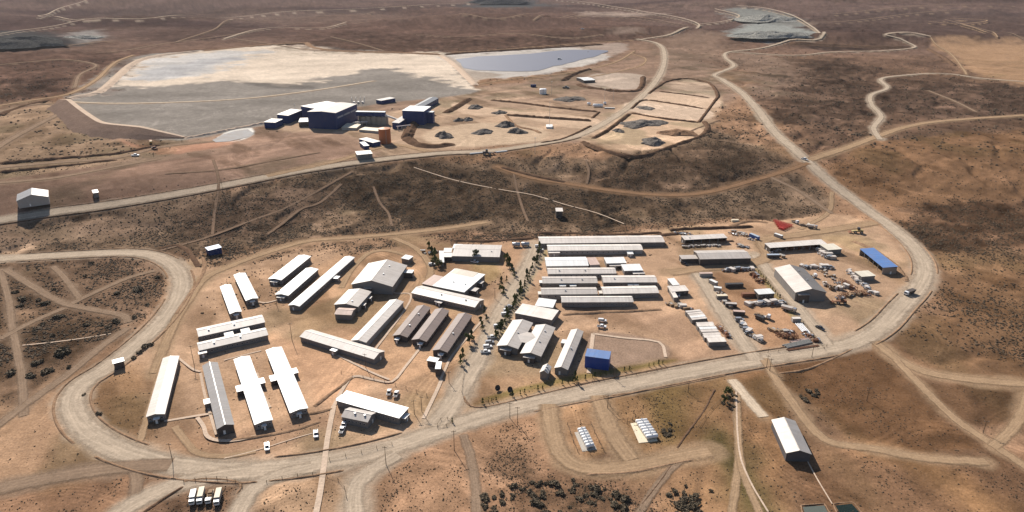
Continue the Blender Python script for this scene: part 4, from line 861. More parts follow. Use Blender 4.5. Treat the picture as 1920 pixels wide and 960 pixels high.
B('hut','blue walled hut with a pale lean to roof beside the back track','hut',(391,470),(415,464),(389,465),4.2,.6,roof=mat('light_blue_sheet',(.4,.5,.66),.5,0,.1,.3,ribs=1.1),wall=BLUEW,kind='flat',door=False)
B('guard_shelter','small white roofed dark shelter beside the west loop road','shelter',(213,682),(232,677),(211,677),3.6,.3,roof=WHITE,wall=WALLD,kind='flat',door=False)
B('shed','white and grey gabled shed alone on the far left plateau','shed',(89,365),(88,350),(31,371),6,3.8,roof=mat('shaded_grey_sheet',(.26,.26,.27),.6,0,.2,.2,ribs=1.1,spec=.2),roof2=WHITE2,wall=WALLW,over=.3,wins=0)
B('hangar','grey hangar with white left roof slope alone in the south east, huge black gable shadow','hangar',(1520,851),(1490,790),(1477,853),4.4,1.7,roof=WHITE2,roof2=mat('shaded_slope_grey',(.34,.32,.31),.6,0,.3,.2,ribs=2,spec=.2),wall=mat('black_gable',(.09,.085,.09),.7,0,.2,.3),over=.4,wins=0,door=False,ridge_cap=WHITE2)  # right slope's shade is put into its darker roof colour
B('pump_hut','tiny white cube hut standing on the left plateau','hut',(174,357),(183,355.5),(173,351),4.5,.3,roof=WHITE,wall=WALLG,kind='flat',door=False)
B('lookout_hut','small grey roofed hut on stilts on the dark scrub slope','hut',(1043,396.5),(1055,396.5),(1043,390.5),6,.3,roof=PALER,wall=WALLD,kind='flat',door=False)
B('transformer_house','white roofed transformer house left of its taller neighbour near the camp street','transformer house',(801,676),(818,679),(800,669),3.2,.2,roof=WHITE,wall=WALLD,kind='flat',door=False)
B('transformer_house','taller white roofed transformer house with a dark front, right one of the pair','transformer house',(816,692),(826,692),(823,679),3.6,.2,roof=WHITE,wall=WALLD,kind='flat',door=False,over=.1)
B('site_office','grey hut with white roof in front of the orange tank, beside the plateau road','hut',(670,290.5),(698,288),(668,283.5),5.5,.6,roof=WHITE2,wall=WALLG,kind='flat',wins=3)
B('hut','left small navy hut with white roof near the orange tank','hut',(683,274),(692,273),(681,267),4,.5,roof=WHITE,wall=BLUEW,kind='flat',door=False)
B('hut','right navy hut with pale roof touching the foot of the orange tank','hut',(699,268),(713,265),(695,257),4.5,.5,roof=PALER,wall=BLUEW,kind='flat',door=False)
# ---- the mill
MG = 'navy buildings of the ore mill'
t = B('mill_building','tallest navy mill building with a broad cream roof','mill',(629,212),(669,195),(588,205),20,1.2,roof=mat('cream_grey_sheet',(.55,.49,.43),.6,0,.2,.1,ribs=3,spec=.3),wall=BLUEW,kind='gable',over=.3,wins=0,door=False,group=MG)
mw_ = win_mesh(14, 2.2)
hx = [c for c in t.children if c.name.startswith('walls')][0]; xs = [v.co.x for v in hx.data.vertices]; ys = [v.co.y for v in hx.data.vertices]
for k in range(3): child('lettering_band', MB().box(-8, 8, -.06, .06, 0, 2.0, mat('pale_lettering', (.30,.33,.36), .5, 0, .3, .8)).mesh('lettering_band'), t, (min(xs) + (max(xs) - min(xs)) * (.2 + .3 * k), min(ys) - .07 if True else 0, 12.5))  # added pale bands stand in for the illegible wall lettering, not windows
B('mill_building','lower navy mill wing on the left shoulder of the tallest one','mill',(592,204),(564,199),(610,190),14,.4,roof=PALER,wall=BLUEW,kind='flat',wins=0,door=False,group=MG)
B('mill_building','stepped navy mill wing with pale sloping roof, third from the left','mill',(540,217),(566,206.5),(516,217.5),10,1.0,roof=PALER,wall=BLUEW,kind='flat',door=False,group=MG)
B('mill_building','lowest and leftmost navy mill box','mill',(516,230),(530,223.5),(497,228.5),7,.3,roof=GREYR,wall=BLUEW,kind='flat',door=False,group=MG)
B('mill_building','small grey white plant shed between the navy mill blocks','mill',(560,229),(586,228),(562,222),6,.3,roof=PALER,wall=WALLD,kind='flat',door=False,group=MG)
B('crusher_house','navy crusher house with a shining white roof right of the tanks','mill',(794,209),(754,207.5),(798,200),17,.5,roof=WHITE,wall=BLUEW,kind='flat',door=False,group=MG,porch=[(.5,'e',8,8,14,WHITE,BLUEW)])
B('crusher_house','low navy transfer house below the crusher house','mill',(748,231),(766,219),(733,232),7,.5,roof=GREYR,wall=BLUEW,kind='flat',door=False,group=MG)
B('mill_building','long dark roofed navy shed reaching back behind the crusher house','mill',(793,200),(822,184),(777,198),7,1.6,roof=mat('slate_sheet',(.17,.18,.20),.6,0,.2,.2,ribs=2),wall=BLUEW,wins=7,wsize=(2.4,2.6),door=False,group=MG)
B('mill_building','small long navy shed alone behind the leaching tanks','mill',(715,189),(741,184),(713,186),5,.4,roof=GREYR,wall=BLUEW,kind='flat',door=False,group=MG)
B('ore_pad','low pale sloping slab roof in front of the tallest mill building','slab',(668,240),(678,232),(644,237),2.2,.4,roof=CREAM,wall=CONC,kind='flat',door=False)
B('ore_pad','long low cream slab roof beside the orange tank','slab',(673,243),(708,246),(676,238),2,.2,roof=CREAM,wall=CONC,kind='flat',door=False)
# conveyor gallery on legs over the leaching tanks
g0, g1 = PH(668, 206, 17), PH(722, 210, 15); u = g1 - g0; rz = math.atan2(u.y, u.x); ln = Vector((u.x, u.y)).length; zg = float(H(g0.x, g0.y))
t = empty('conveyor_gallery', ((g0.x + g1.x) / 2, (g0.y + g1.y) / 2, zg), rz, 'long white topped navy gallery carried over the leaching tanks', 'conveyor')
MB().box(-ln/2, ln/2, -3, 3, 10, 15, BLUEW).build('gallery', t); MB().box(-ln/2 - .2, ln/2 + .2, -3.3, 3.3, 15.01, 15.4, WHITE).build('roof', t)
lg = MB().box(-.5, .5, -2.6, 2.6, -.5, 9.99, STEEL).mesh('leg')
for k in range(4): child('leg', lg, t, (-ln * .42 + ln * .28 * k, 0, 0))
a, b_ = PH(716, 213, 13), PH(752, 226, 5); t = empty('conveyor', (a.x, a.y, float(H(a.x, a.y))), math.atan2(b_.y - a.y, b_.x - a.x), 'sloping white conveyor between the gallery and the low transfer house', 'conveyor')
L_ = math.hypot(b_.x - a.x, b_.y - a.y)
MB().hexa([(0,-1.3,11.5),(L_,-1.3,3.5),(L_,1.3,3.5),(0,1.3,11.5),(0,-1.3,13.5),(L_,-1.3,5.5),(L_,1.3,5.5),(0,1.3,13.5)], WHITE2).build('belt_housing', t)
for k in (.3, .7): MB().box(-.3, .3, -1, 1, -.5, 11.4 - 8 * k, STEEL).build('leg', t, (L_ * k, 0, 0))
for k, px in enumerate((683, 692, 702, 712, 721)):
    x, y, z = P3(px, 231 + k * .4); mb = MB(); mb.lathe([(0, 9.2), (4.4, 9), (4.6, 9), (4.6, -.5)][::-1], mat('leach_tank', (.36,.30,.24), .7, 0, .3, .5), 20); t = empty('leaching_tank', (x, y, z), 0, f'{["first","second","middle","fourth","last"][k]} from the left of five beige leaching tanks under the white gallery', 'tank', 'leaching tanks')
    mb.build('shell', t, smooth_=False); rb = MB(); rb.box(-.5, .5, -5, 5, 9.25, 9.6, STEEL); rb.build('walkway', t)
x, y, z = P3(722.5, 268); t = empty('orange_tank', (x, y, z), 0, 'tall orange steel tank standing alone in front of the mill', 'tank')
MB().lathe([(6.6, -.5), (6.6, 16.2)], ORANGE, 32).build('shell', t); MB().lathe([(6.75, 16.21), (6.75, 16.5), (0, 17.8)], mat('orange_tank_roof', (.55,.22,.09), .5, 0, .2, .5), 32).build('roof', t)
lb = MB(); [lb.box(-.5, .5, -.05, .05, k * .5, k * .5 + .08, STEEL) for k in range(32)]; lb.box(-.56, -.5, -.06, .06, 0, 17, STEEL); lb.box(.5, .56, -.06, .06, 0, 17, STEEL); lb.build('ladder', t, (2.5, -6.6, 0))
# row of container cabins along the depot street
def container_mesh(L=6.06, W=2.44, Hh=2.6, m=WALLW, roof=WHITE2):
    mb = MB(); mb.box(-L/2, L/2, -W/2, W/2, .12, Hh - .06, m)
    for sx in (-1, 1):
        for sy in (-1, 1): mb.box(sx * (L/2 - .06) - .09, sx * (L/2 - .06) + .09, sy * (W/2 - .06) - .09, sy * (W/2 - .06) + .09, 0, Hh - .03, m)
    n = int(L / .6)
    for k in range(n):
        x = -L/2 + .3 + k * (L - .6) / max(1, n - 1); mb.box(x - .1, x + .1, -W/2 - .04, -W/2 - .001, .2, Hh - .2, m); mb.box(x - .1, x + .1, W/2 + .001, W/2 + .04, .2, Hh - .2, m)
    return mb.mesh('shell'), MB().box(-L/2 - .03, L/2 + .03, -W/2 - .06, W/2 + .06, Hh - .055, Hh + .05, roof).mesh('roof'), MB().box(L/2 + .002, L/2 + .06, -W/2 + .15, W/2 - .15, .25, Hh - .2, m).mesh('door')
_ct = {}
def container(px, py, rz, label, L=6.06, m=WALLW, roof=WHITE2, group=None, z=0, world=None, Hh=2.6, W=2.44):
    k = (L, m.name, roof.name, Hh, W)
    if k not in _ct: _ct[k] = container_mesh(L, W, Hh, m, roof)
    x, y, zz = P3(px, py) if world is None else world
    t = empty('shipping_container', (x, y, zz + z), rz, label, 'container', group); a, b_, c_ = _ct[k]
    child('shell', a, t); child('roof', b_, t); d = child('door', c_, t); return t
CG = 'white container cabins side by side along the depot street'
for (n0, n1, s1, cnt, lab) in [((1322,592),(1297,577),None,4,'white container cabin in the upper cluster of the depot street row'), ((1333,647),(1305,606),None,8,'white container cabin in the long lower block of the depot street row')]:
    pass
def crow(p0, p1, acr, cnt, words, grp, roof, L=11.5):
    a, b_, c_ = PH(*p0, 2.8), PH(*p1, 2.8), PH(*acr, 2.8)
    ux = Vector((c_.x - a.x, c_.y - a.y)); rz = math.atan2(ux.y, ux.x); Lc = ux.length; ex = Vector((b_.x - a.x, b_.y - a.y)); pv = Vector((-ux.y, ux.x)).normalized(); dep_ = ex.dot(pv)
    for k in range(cnt):
        q = (k + .5) / cnt; c = Vector((a.x, a.y)) + ux / 2 + pv * dep_ * q
        j = random.uniform(-.7, .7); cc = container(0, 0, rz, words, round(Lc, 2), WALLG, random.choice([roof, roof, PALER, WHITE]), grp, world=(c.x + ux.normalized().x * j, c.y + ux.normalized().y * j, float(H(c.x, c.y))), W=round(abs(dep_) / cnt - .42, 2), Hh=2.9); cc.scale.z = random.uniform(.86, 1.08)
crow((1330,643),(1301.7,604),(1363,641.7),8,'white roofed container cabin in the packed lower block left of the depot street',CG + ', lower block',WHITE2)
crow((1300,600),(1285,583),(1328,597),5,'pale container cabin in the tightly packed upper block left of the depot street',CG + ', upper block',PALER)
container(1414,447,R(-62),'blue container with pale blue roof standing alone north of the garage',9,BLUEC,TARP,Hh=3)
container(1459,445,R(-55),'white container standing alone below the red drill parts',7,WALLW,WHITE)
container(1449,483,R(2),'container with pale blue roof at the left edge of the scrap yard',9,WALLD,TARP)
container(1333,494,R(2),'white container in the left part of the shade before the grey garage',9,WALLW,WHITE2); container(1361,492.5,R(2),'white container in the right part of the shade before the grey garage',6,WALLW,WHITE2)
container(1000,163,R(5),'small navy container beside the white cylindrical tank on the plateau',9,BLUEW,BLUEW,Hh=4)
container(1323,518,R(3),'pinkish white container at the head of the storage row beside the depot street',9,WALLW,PINKR)
container(1337,533,R(-58),'white container second in the storage row beside the depot street',6,WALLW,WHITE); container(1345,545,R(-20),'white container with a greenish end, third in the storage row',5,WALLW,WHITE)
container(1353,560,R(2),'low cream container just below the red bundles in the storage row',7,WALLG,CREAM)
container(1370,575,R(-8),'grey container midway down the storage row beside the depot street',7,WALLD,GREYR); container(1385,590,R(-8),'brownish container in the lower half of the storage row',7,WALLD,PINKR)
container(1376,538,R(4),'black tarpaulined container alone in the middle of the storage yard',12,WALLD,mat('black_sheet', (.03,.03,.035)))
container(1407,556,R(4),'rust brown container beside the white roofed cabin in the storage yard',12,RUST,RUST)
container(1425,600,R(-50),'small black container alone on the lower yard floor',5,WALLD,mat('black_sheet', (.03,.03,.035)))
container(1492,603,R(2),'white container at the head of the long pipe stack',5,WALLW,WHITE2)
container(1378,415.5,R(0),'cream tarpaulined box alone above the bund of the north yard',6,CREAM,CREAM,Hh=1.8)
# ================================================================ tanks, vehicles, yard goods
def htank_mesh(Lh, r, m):
    mb = MB(); prof = [(-Lh/2 - r*.35, 0.01), (-Lh/2 - r*.3, r*.5), (-Lh/2 - r*.12, r*.87), (-Lh/2, r), (Lh/2, r), (Lh/2 + r*.12, r*.87), (Lh/2 + r*.3, r*.5), (Lh/2 + r*.35, .01)]
    n = 16; k = len(prof); vs = []
    for i in range(n):
        t = 2 * math.pi * i / n; vs += [(x, rr * math.cos(t), rr * math.sin(t) + r + .35) for x, rr in prof]
    mb.add(vs, [(i * k + j, i * k + j + 1, ((i + 1) % n) * k + j + 1, ((i + 1) % n) * k + j) for i in range(n) for j in range(k - 1)], m)
    me = mb.mesh('shell'); me.polygons.foreach_set('use_smooth', [True] * len(me.polygons)); return me
def htank(px, py, rz, L_, r, label, group=None, m=TANKW, world=None):
    x, y, z = P3(px, py) if world is None else world; t = empty('gas_tank', (x, y, z), rz, label, 'tank', group)
    child('shell', htank_mesh(L_, r, m), t); sm = MB().box(-.3, .3, -r * .8, r * .8, -.2, r * .55 + .35, CONC).mesh('saddle')
    for s in (-1, 1): child('saddle', sm, t, (s * L_ * .32, 0, 0))
    child('manway', MB().cyl((0, 0, 2 * r + .45), (0, 0, 2 * r + .85), .3, STEEL, 8).mesh('manway'), t); return t
for nm, (a, b_), (c0, c1), wh in [('left', ((1083,811),(1098,841)), (1098,808), 'left tank farm inside the fenced loop'), ('right', ((1191,795),(1210,824)), (1214,792), 'right tank farm on the pale slab')]:
    A_ = Vector(P3(*a)); B_ = Vector(P3(*b_)); E_ = Vector(P3(c0, c1)); u = (E_ - A_); u.z = 0; ln = u.length; rz = math.atan2(u.y, u.x)
    for k in range(7):
        c = A_.lerp(B_, k / 6) + u / 2; o = ['rearmost', 'second from the back', 'third from the back', 'middle', 'third from the front', 'second from the front', 'frontmost'][k]
        htank(0, 0, rz, ln * .86, .92, f'{o} white gas tank of the {wh}', 'white gas tanks of the ' + wh, world=(c.x, c.y, c.z + .12))
def slab(name, px, m, h, label, cat):
    q = [P3(*p) for p in px]; cx = sum(a[0] for a in q) / len(q); cy = sum(a[1] for a in q) / len(q); z = min(a[2] for a in q); pl = [(a[0] - cx, a[1] - cy) for a in q]
    ar = sum(pl[i][0] * pl[(i + 1) % len(pl)][1] - pl[(i + 1) % len(pl)][0] * pl[i][1] for i in range(len(pl)))
    if ar < 0: pl = pl[::-1]
    o = MB().prism(pl, -.4, h, m).build(name); o.location = (cx, cy, z + .02); return tag(o, kind='structure')
slab('tank_slab', [(1182,794),(1216,790),(1233,827),(1198,831)], CREAM, .12, '', ''); slab('tank_slab', [(1077,811),(1102,807),(1119,843),(1092,847)], CONC, .12, '', '')
slab('white_membrane', [(398,263),(420,252),(440,246),(465,243),(476,250),(470,256),(430,265),(405,267)], mat('membrane', (.36,.345,.335), .9, 0, .6, .09, spec=.05), .25, '', '')
htank(968,462.5,R(0),5.5,1.6,'left of two silver horizontal tanks at the head of the camp street','silver tanks',m=STEEL); htank(985,462,R(0),5.5,1.6,'right of two silver horizontal tanks at the head of the camp street','silver tanks',m=STEEL)
x, y, z = P3(1018, 176); t = empty('water_tank', (x, y, z), 0, 'fat white cylindrical tank beside the navy container on the plateau', 'tank'); MB().lathe([(5.6, -.4), (5.6, 7.5), (5.2, 7.8), (0, 8.6)], TANKW, 24).build('shell', t); lb = MB(); lb.box(-.3,.3,-.1,.0,0,8,STEEL); lb.build('ladder', t, (0,-5.62,0))
htank(1121,201,R(-4),13,2.2,'long white tank lying on the plateau beside the light mast'); htank(1104,197,R(0),4,1.8,'stubby white tank lying left of the long one on the plateau'); htank(1134,196,R(0),3,1.8,'stubby white tank lying right of the long one on the plateau')
container(1143,204,R(-6),'long low white trailer box at the right end of the plateau tanks',14,WALLW,WHITE,Hh=1.6)
B('shelter','white roofed shelter inside the far grey bund','shelter',(1095,151),(1116,150),(1098,145),4,1.2,roof=WHITE,wall=WALLD,door=False)
# ---- vehicles
def hd(px, py, dx, dy):                # compass heading of a ground line that runs this way at this point
    a, b_ = P3(px - dx, py - dy), P3(px + dx, py + dy); return math.degrees(math.atan2(b_[1] - a[1], b_[0] - a[0]))
def wheel_set(t, xs, ys, r, w_=.28):
    tm = MB().cyl((0, -w_/2, 0), (0, w_/2, 0), r, TYRE, 14).mesh('tyre'); rm = MB().cyl((0, -w_/2 - .02, 0), (0, w_/2 + .02, 0), r * .55, STEEL, 10).mesh('rim')
    for x in xs:
        for y in ys:
            wo = child('wheel', tm, t, (x, y, r)); child('rim', rm, wo)
_veh = {}
def pickup(paint, kind='pickup'):
    k = (paint.name, kind)
    if k in _veh: return copy_tree(_veh[k])
    t = empty('parked_car', (0, 0, 0)); b = MB()
    b.side([(-2.5,.5),(-1.2,.42),(1.2,.42),(2.55,.5),(2.6,.85),(2.45,1.02),(1.25,1.12),(-2.5,1.12)] if kind == 'pickup' else [(-2.3,.45),(2.3,.45),(2.4,.8),(2.2,1.0),(1.3,1.1),(-2.3,1.12)], -.9, .9, paint); 
    b.build('body', t)
    if kind == 'pickup': MB().add([(-.75,-.84,1.121),(1.3,-.84,1.121),(.75,-.7,1.75),(-.65,-.7,1.75),(-.75,.84,1.121),(1.3,.84,1.121),(.75,.7,1.75),(-.65,.7,1.75)], [(0,1,2,3),(7,6,5,4),(1,5,6,2),(0,3,7,4)], GLASS).build('windows', t); MB().box(-.7,.8,-.74,.74,1.755,1.84,paint).build('cab_roof', t); MB().box(-2.42,-.85,-.78,.78,1.123,1.135,CHASS).build('load_bed', t)
    else: MB().add([(-2.2,-.84,1.121),(1.35,-.84,1.121),(.7,-.7,1.72),(-2.0,-.7,1.72),(-2.2,.84,1.121),(1.35,.84,1.121),(.7,.7,1.72),(-2.0,.7,1.72)], [(0,1,2,3),(7,6,5,4),(1,5,6,2),(0,3,7,4)], GLASS).build('windows', t); MB().box(-2.05,.75,-.74,.74,1.722,1.82,paint).build('cab_roof', t)
    wheel_set(t, (-1.5, 1.55), (-.8, .8), .38)
    hm = MB().box(0,.05,-.18,.18,0,.16,FRAME).mesh('headlight')
    for s in (-1, 1): child('headlight', hm, t, (2.52, s * .62, .78))
    _veh[k] = t; return t
used = set()
def car(px, py, head, paint, label, kind='pickup', group=None, sc=1.12):
    t = pickup(paint, kind); x, y, z = P3(px, py); t.location = (x, y, z + .04); t.rotation_euler = (0, 0, R(head)); t.scale = (sc,) * 3; t.name = 'pickup_truck' if kind == 'pickup' else 'parked_car'
    tag(t, label, 'pickup' if kind == 'pickup' else 'car', group); return t
SG = 'cars parked along the camp street'
car(910,661.5,8,CARW,'white pickup nearest the viewer in the line of parked cars along the camp street','pickup',SG); car(914,652,8,CARW,'white car second from the bottom of the camp street line','car',SG); car(918,644,8,CARS,'silver car third from the bottom of the camp street line','car',SG)
car(922,634,8,CARW,'white pickup fourth from the bottom, at the lower end of the hedge','pickup',SG); car(933,613.5,12,CARW,'white car parked alone halfway along the hedge','car',SG)
car(947,591,12,CARW,'white car at the bottom of the trio near the flat office block','car',SG); car(951,584,12,CARW,'white car in the middle of the trio near the flat office block','car',SG); car(954,577,12,CARS,'silver pickup at the top of the trio near the flat office block','pickup',SG)
car(976,546,5,CARD,'dark pickup parked alone on the camp street beside the hedge','pickup'); car(1009,463.5,5,CARW,'white car behind its neighbour at the head of the camp street','car'); car(1012,470,5,CARW,'white pickup in front of its neighbour at the head of the camp street','pickup')
car(810,497.5,20,CARW,'white van shaped car in the open yard left of the trees','car'); car(846,486,5,CARW,'white car beside the narrow cabins','car'); car(890,492.5,-20,CARW,'white pickup under the single tree before the store','pickup')
car(729.5,738,hd(729,738,1.5,-6),CARW,'left white pickup of the two parked above the white clinic','pickup'); car(743,741,hd(743,741,2.5,-6),CARW,'right white pickup of the two parked above the white clinic','pickup')
car(645,799,hd(645,799,3,-6),CARW,'white pickup parked behind its neighbour beside the clinic wing','pickup'); car(642,808,hd(642,808,3,-6),CARW,'white pickup parked in front of its neighbour beside the clinic wing','pickup')
car(592.5,816,hd(592,816,.3,6),CARW,'white pickup alone left of the fenced walkway','pickup'); car(501,840,hd(501,840,.5,6),CARW,'white pickup alone below the dazzling white barracks','pickup')
car(1129,603,-8,CARW,'white car, upper of two in the open gravel yard','car'); car(1128,614,-8,CARW,'white pickup, lower of two in the open gravel yard','pickup')
car(1508,300,-55,CARW,'white pickup driving at the junction on the main road','pickup',None,1.4); car(1283,496,-50,CARD,'dark car beside the lean to of the garage','car'); car(254,293,10,CARW,'white pickup on the plateau road far left','pickup',None,1.5)
car(1267,556,-15,CARW,'white car parked beside the L shaped cabins','car'); car(1537,617,-60,CARD,'dark pickup on the yard street right of the pipe stack','pickup'); car(290,280,-40,RUST,'rusty digger like truck on the orange earth under the dam','pickup',None,1.8)
car(1061,166,-10,CARD,'dark truck parked behind the plateau tanks','pickup',None,2.2); car(1092,55,0,CARW,'far white truck among the spoil heaps','pickup',None,2); car(1049,112,0,CARW,'small white raft like dredge floating on the pond','car',None,2)
def truck(px, py, head, label, box=WALLW, boxroof=WHITE2, L_=8.5, cab=CARW, name='box_truck', cat='truck', group=None, style='box'):
    x, y, z = P3(px, py); t = empty(name, (x, y, z + .04), R(head), label, cat, group)
    if group: t.scale = (.92, .84, .84)
    MB().box(-L_/2 - 1.2, L_/2 + 1.6, -1.0, 1.0, .75, 1.05, CHASS).build('chassis', t)
    cb = MB(); cb.side([(L_/2 - .3,1.052),(L_/2+1.75,1.052),(L_/2+1.8,1.9),(L_/2+1.45,2.9),(L_/2 - .2,3.0)], -1.2, 1.2, cab); c = cb.build('cab', t)
    MB().hexa([(L_/2+1.81,-1.05,1.95),(L_/2+1.86,-1.05,1.95),(L_/2+1.86,1.05,1.95),(L_/2+1.81,1.05,1.95),(L_/2+1.5,-1.05,2.8),(L_/2+1.55,-1.05,2.8),(L_/2+1.55,1.05,2.8),(L_/2+1.5,1.05,2.8)], GLASS).build('windscreen', c)
    if style == 'box': bo = MB().box(-L_/2 - 1.2, L_/2 - .6, -1.25, 1.25, 1.052, 3.6, box); bo = bo.build('cargo_box', t); MB().box(-L_/2 - 1.22, L_/2 - .58, -1.28, 1.28, 3.602, 3.68, boxroof).build('box_roof', bo)
    elif style == 'tipper': MB().hexa([(-L_/2-1,-1.2,1.3),(L_/2-.8,-1.2,1.3),(L_/2-.8,1.2,1.3),(-L_/2-1,1.2,1.3),(-L_/2-1.6,-1.5,3),(L_/2-.6,-1.5,3.1),(L_/2-.6,1.5,3.1),(-L_/2-1.6,1.5,3)], box).build('tipper_body', t)
    elif style == 'flat':
        fb = MB().box(-L_/2 - 1.2, L_/2 - .6, -1.25, 1.25, 1.052, 1.25, box); fb.build('flatbed', t); MB().box(L_/2 - .75, L_/2 - .6, -1.25, 1.25, 1.252, 2.4, box).build('headboard', t)
        gd = MB(); [gd.box(-L_/2 - 1 + i * 1.1, -L_/2 - .3 + i * 1.1, -1.0, 1.0, 1.26, 1.9 + (i % 3) * .3, WOOD) for i in range(int(L_ / 1.2))]; gd.build('load', t)
    wheel_set(t, (-L_/2 + .3, -L_/2 + 1.6, L_/2 + .9), (-1.0, 1.0), .52, .35); return t
TG = 'trucks parked side by side at the bottom edge'
truck(363,938,hd(363,938,-3,12),'leftmost parked truck, short white box and white cab',L_=4.6,group=TG,box=WALLW,boxroof=WHITE); truck(378,935,hd(378,935,-3,12),'second parked truck from the left, long cream box',L_=5.8,group=TG,boxroof=CREAM)
truck(394,934,hd(394,934,-3,12),'third parked truck from the left, open flatbed behind a white cab',L_=5.8,group=TG,style='flat',box=CREAM); truck(410,937,hd(410,937,-3,12),'rightmost parked truck, long cream box',L_=5.8,group=TG,boxroof=CREAM)
truck(1705,552,-150,'white cabbed dark tipper truck driving on the east bend',box=WALLD,style='tipper',L_=6,name='tipper_truck'); truck(1428,595,-30,'old grey flatbed truck parked low in the storage yard',style='flat',L_=7,box=GREYR)
truck(1478,583,-35,'grey tank bodied truck beside the right fence of the storage yard',box=GREYR,style='tipper',L_=6,cab=CARS,name='tipper_truck'); truck(1518,520,-5,'white flatbed truck in the middle of the scrap yard',style='flat',L_=6,box=WALLW)
truck(1508,424,-25,'left pale truck beside the red drill parts',style='flat',L_=5,box=WALLW,cab=CREAM); truck(1522,428,-25,'right grey truck beside the red drill parts',style='tipper',L_=5,box=GREYR,cab=CARS); truck(1490,418,-70,'white cabbed truck touching the red drill parts',style='flat',L_=4,box=WALLW)
truck(283,268,-60,'dark tipper truck at the toe of the tailings dam',box=RUST,style='tipper',L_=6,cab=YELL,name='tipper_truck')
def loader(px, py, head, label, m=YELL, sc=1.0):
    x, y, z = P3(px, py); t = empty('wheel_loader', (x, y, z + .03), R(head), label, 'loader'); t.scale = (sc,) * 3
    b = MB(); b.box(-3, .3, -1.1, 1.1, 1.0, 2.2, m, .1); b.box(.32, 1.8, -.9, .9, .9, 1.6, m); b.build('body', t); MB().box(-1.2, .3, -.8, .8, 2.202, 3.4, GLASS, .1).build('cab', t)
    a = MB(); a.hexa([(1.6,-.7,1.2),(3.6,-.7,.6),(3.6,.7,.6),(1.6,.7,1.2),(1.6,-.7,1.6),(3.6,-.7,1.0),(3.6,.7,1.0),(1.6,.7,1.6)], m); ao = a.build('boom', t)
    MB().side([(3.65,.2),(4.9,.15),(4.6,.5),(3.95,.6),(3.8,1.5),(3.65,1.5)], -1.5, 1.5, RUST).build('bucket', ao); wheel_set(t, (-2.1, 1.3), (-1.1, 1.1), .8, .5); return t
loader(1607,437,170,'pale yellow wheel loader alone on the open ground inside the east bend',mat('faded_yellow', (.42,.32,.14), .6, 0, .3, 1),1.4); loader(1575,569,170,'dark loader parked in the shade right of the big warehouse',RUST,1.2); loader(914,290,5,'dark crawler machine at the edge of the plateau road above the slope',mat('dark_machine', (.10,.08,.08), .7, 0, .3, 1),1.7)
# red drill parts
x, y, z = P3(1470, 428); t = empty('drill_mast', (x, y, z), R(-52), 'bundle of bright red steel drill mast sections on the ground in the north east yard', 'drill mast')
for k in range(5):
    q = MB(); y0 = k * 3.2 - 6; Ls = 2 + 3.2 * k
    for yy in (0, 1.9):
        for zz in (.3, 1.7): q.box(-Ls, 3, y0 + yy, y0 + yy + .3, zz, zz + .3, RED)
    for i in range(12):
        xx = -Ls + i * (Ls + 3) / 12; q.box(xx, xx + .25, y0 + .3, y0 + 1.9, 1.72, 1.98, RED); q.box(xx + .4, xx + .9, y0 + .01, y0 + .25, .6, 1.7, RED)
    q.build('mast_section', t)
# satellite dishes
for (px, py, lb) in [(932,731,'left white satellite dish tilted at the sky on the lawn by the street corner'), (955,734,'right white satellite dish on the lawn by the street corner')]:
    x, y, z = P3(px, py); t = empty('satellite_dish', (x, y, z), 0, lb, 'satellite dish', 'satellite dishes'); pr2 = [(.02, 0), (.8, .1), (1.5, .34), (2.1, .75), (2.5, 1.15)]
    d = MB().lathe(pr2 + [(r_ + .03, z_ - .07) for r_, z_ in pr2[::-1]], TANKW, 20).build('dish', t, (0, 0, 1.9)); d.rotation_euler = (R(62), 0, R(35)); t.scale = (.62,) * 3; d.data.materials[0] = mat('shaded_dish', (.05,.045,.045), .9)  # white dish coloured dark: the shade inside its bowl is painted on
    MB().cyl((0,0,-.3),(0,0,2.1),.14,STEEL).build('post', t); MB().cyl((0,0,.1),(0,0,1.9),.05,STEEL,6).build('feed_arm', d); MB().box(-1,1,-1,1,-.2,.12,CONC).build('base', t)
# ---- yard goods: one of each kind, then copies
def g_crate():
    t = empty('wooden_crate', (0,0,0)); MB().box(-1,1,-.8,.8,.15,1.3,WOOD).build('box', t); b = MB(); [b.box(-1.05,1.05,y-.08,y+.08,0,.149,WOOD) for y in (-.6,0,.6)]; b.build('pallet', t); MB().box(-1.04,1.04,-.84,.84,1.302,1.36,WALLW).build('lid', t); return t
def g_pipes(m=STEEL, n=5, L_=6, r=.22):
    t = empty('pipe_bundle', (0,0,0)); k = 0
    for row in range(3):
        for i in range(n - row): MB().cyl((-L_/2, (i - (n - row)/2 + .5) * 2.1 * r, r + .1 + row * 1.8 * r), (L_/2, (i - (n - row)/2 + .5) * 2.1 * r, r + .1 + row * 1.8 * r), r, m, 7).build('pipe', t)
    return t
def g_timber():
    t = empty('timber_stack', (0,0,0)); MB().box(-2,2,-.7,.7,.12,.55,WOOD).build('lower_layer', t); MB().box(-1.9,1.8,-.6,.65,.62,1.1,WOOD).build('upper_layer', t); b = MB(); [b.box(x-.06,x+.06,-.7,.7,0,.119,WOOD) for x in (-1.5,0,1.5)]; b.build('bearers', t); return t
def g_skid(m=RUST):
    t = empty('machine_skid', (0,0,0)); b = MB(); b.box(-1.6,1.6,-.8,-.6,0,.25,m); b.box(-1.6,1.6,.6,.8,0,.25,m); b.box(-1.5,1.5,-.6,.6,.1,.24,m); b.build('frame', t); MB().cyl((-1.1,0,.9),(.5,0,.9),.6,m,10).build('motor', t); MB().box(.6,1.4,-.5,.5,.25,1.5,STEEL).build('gearbox', t); return t
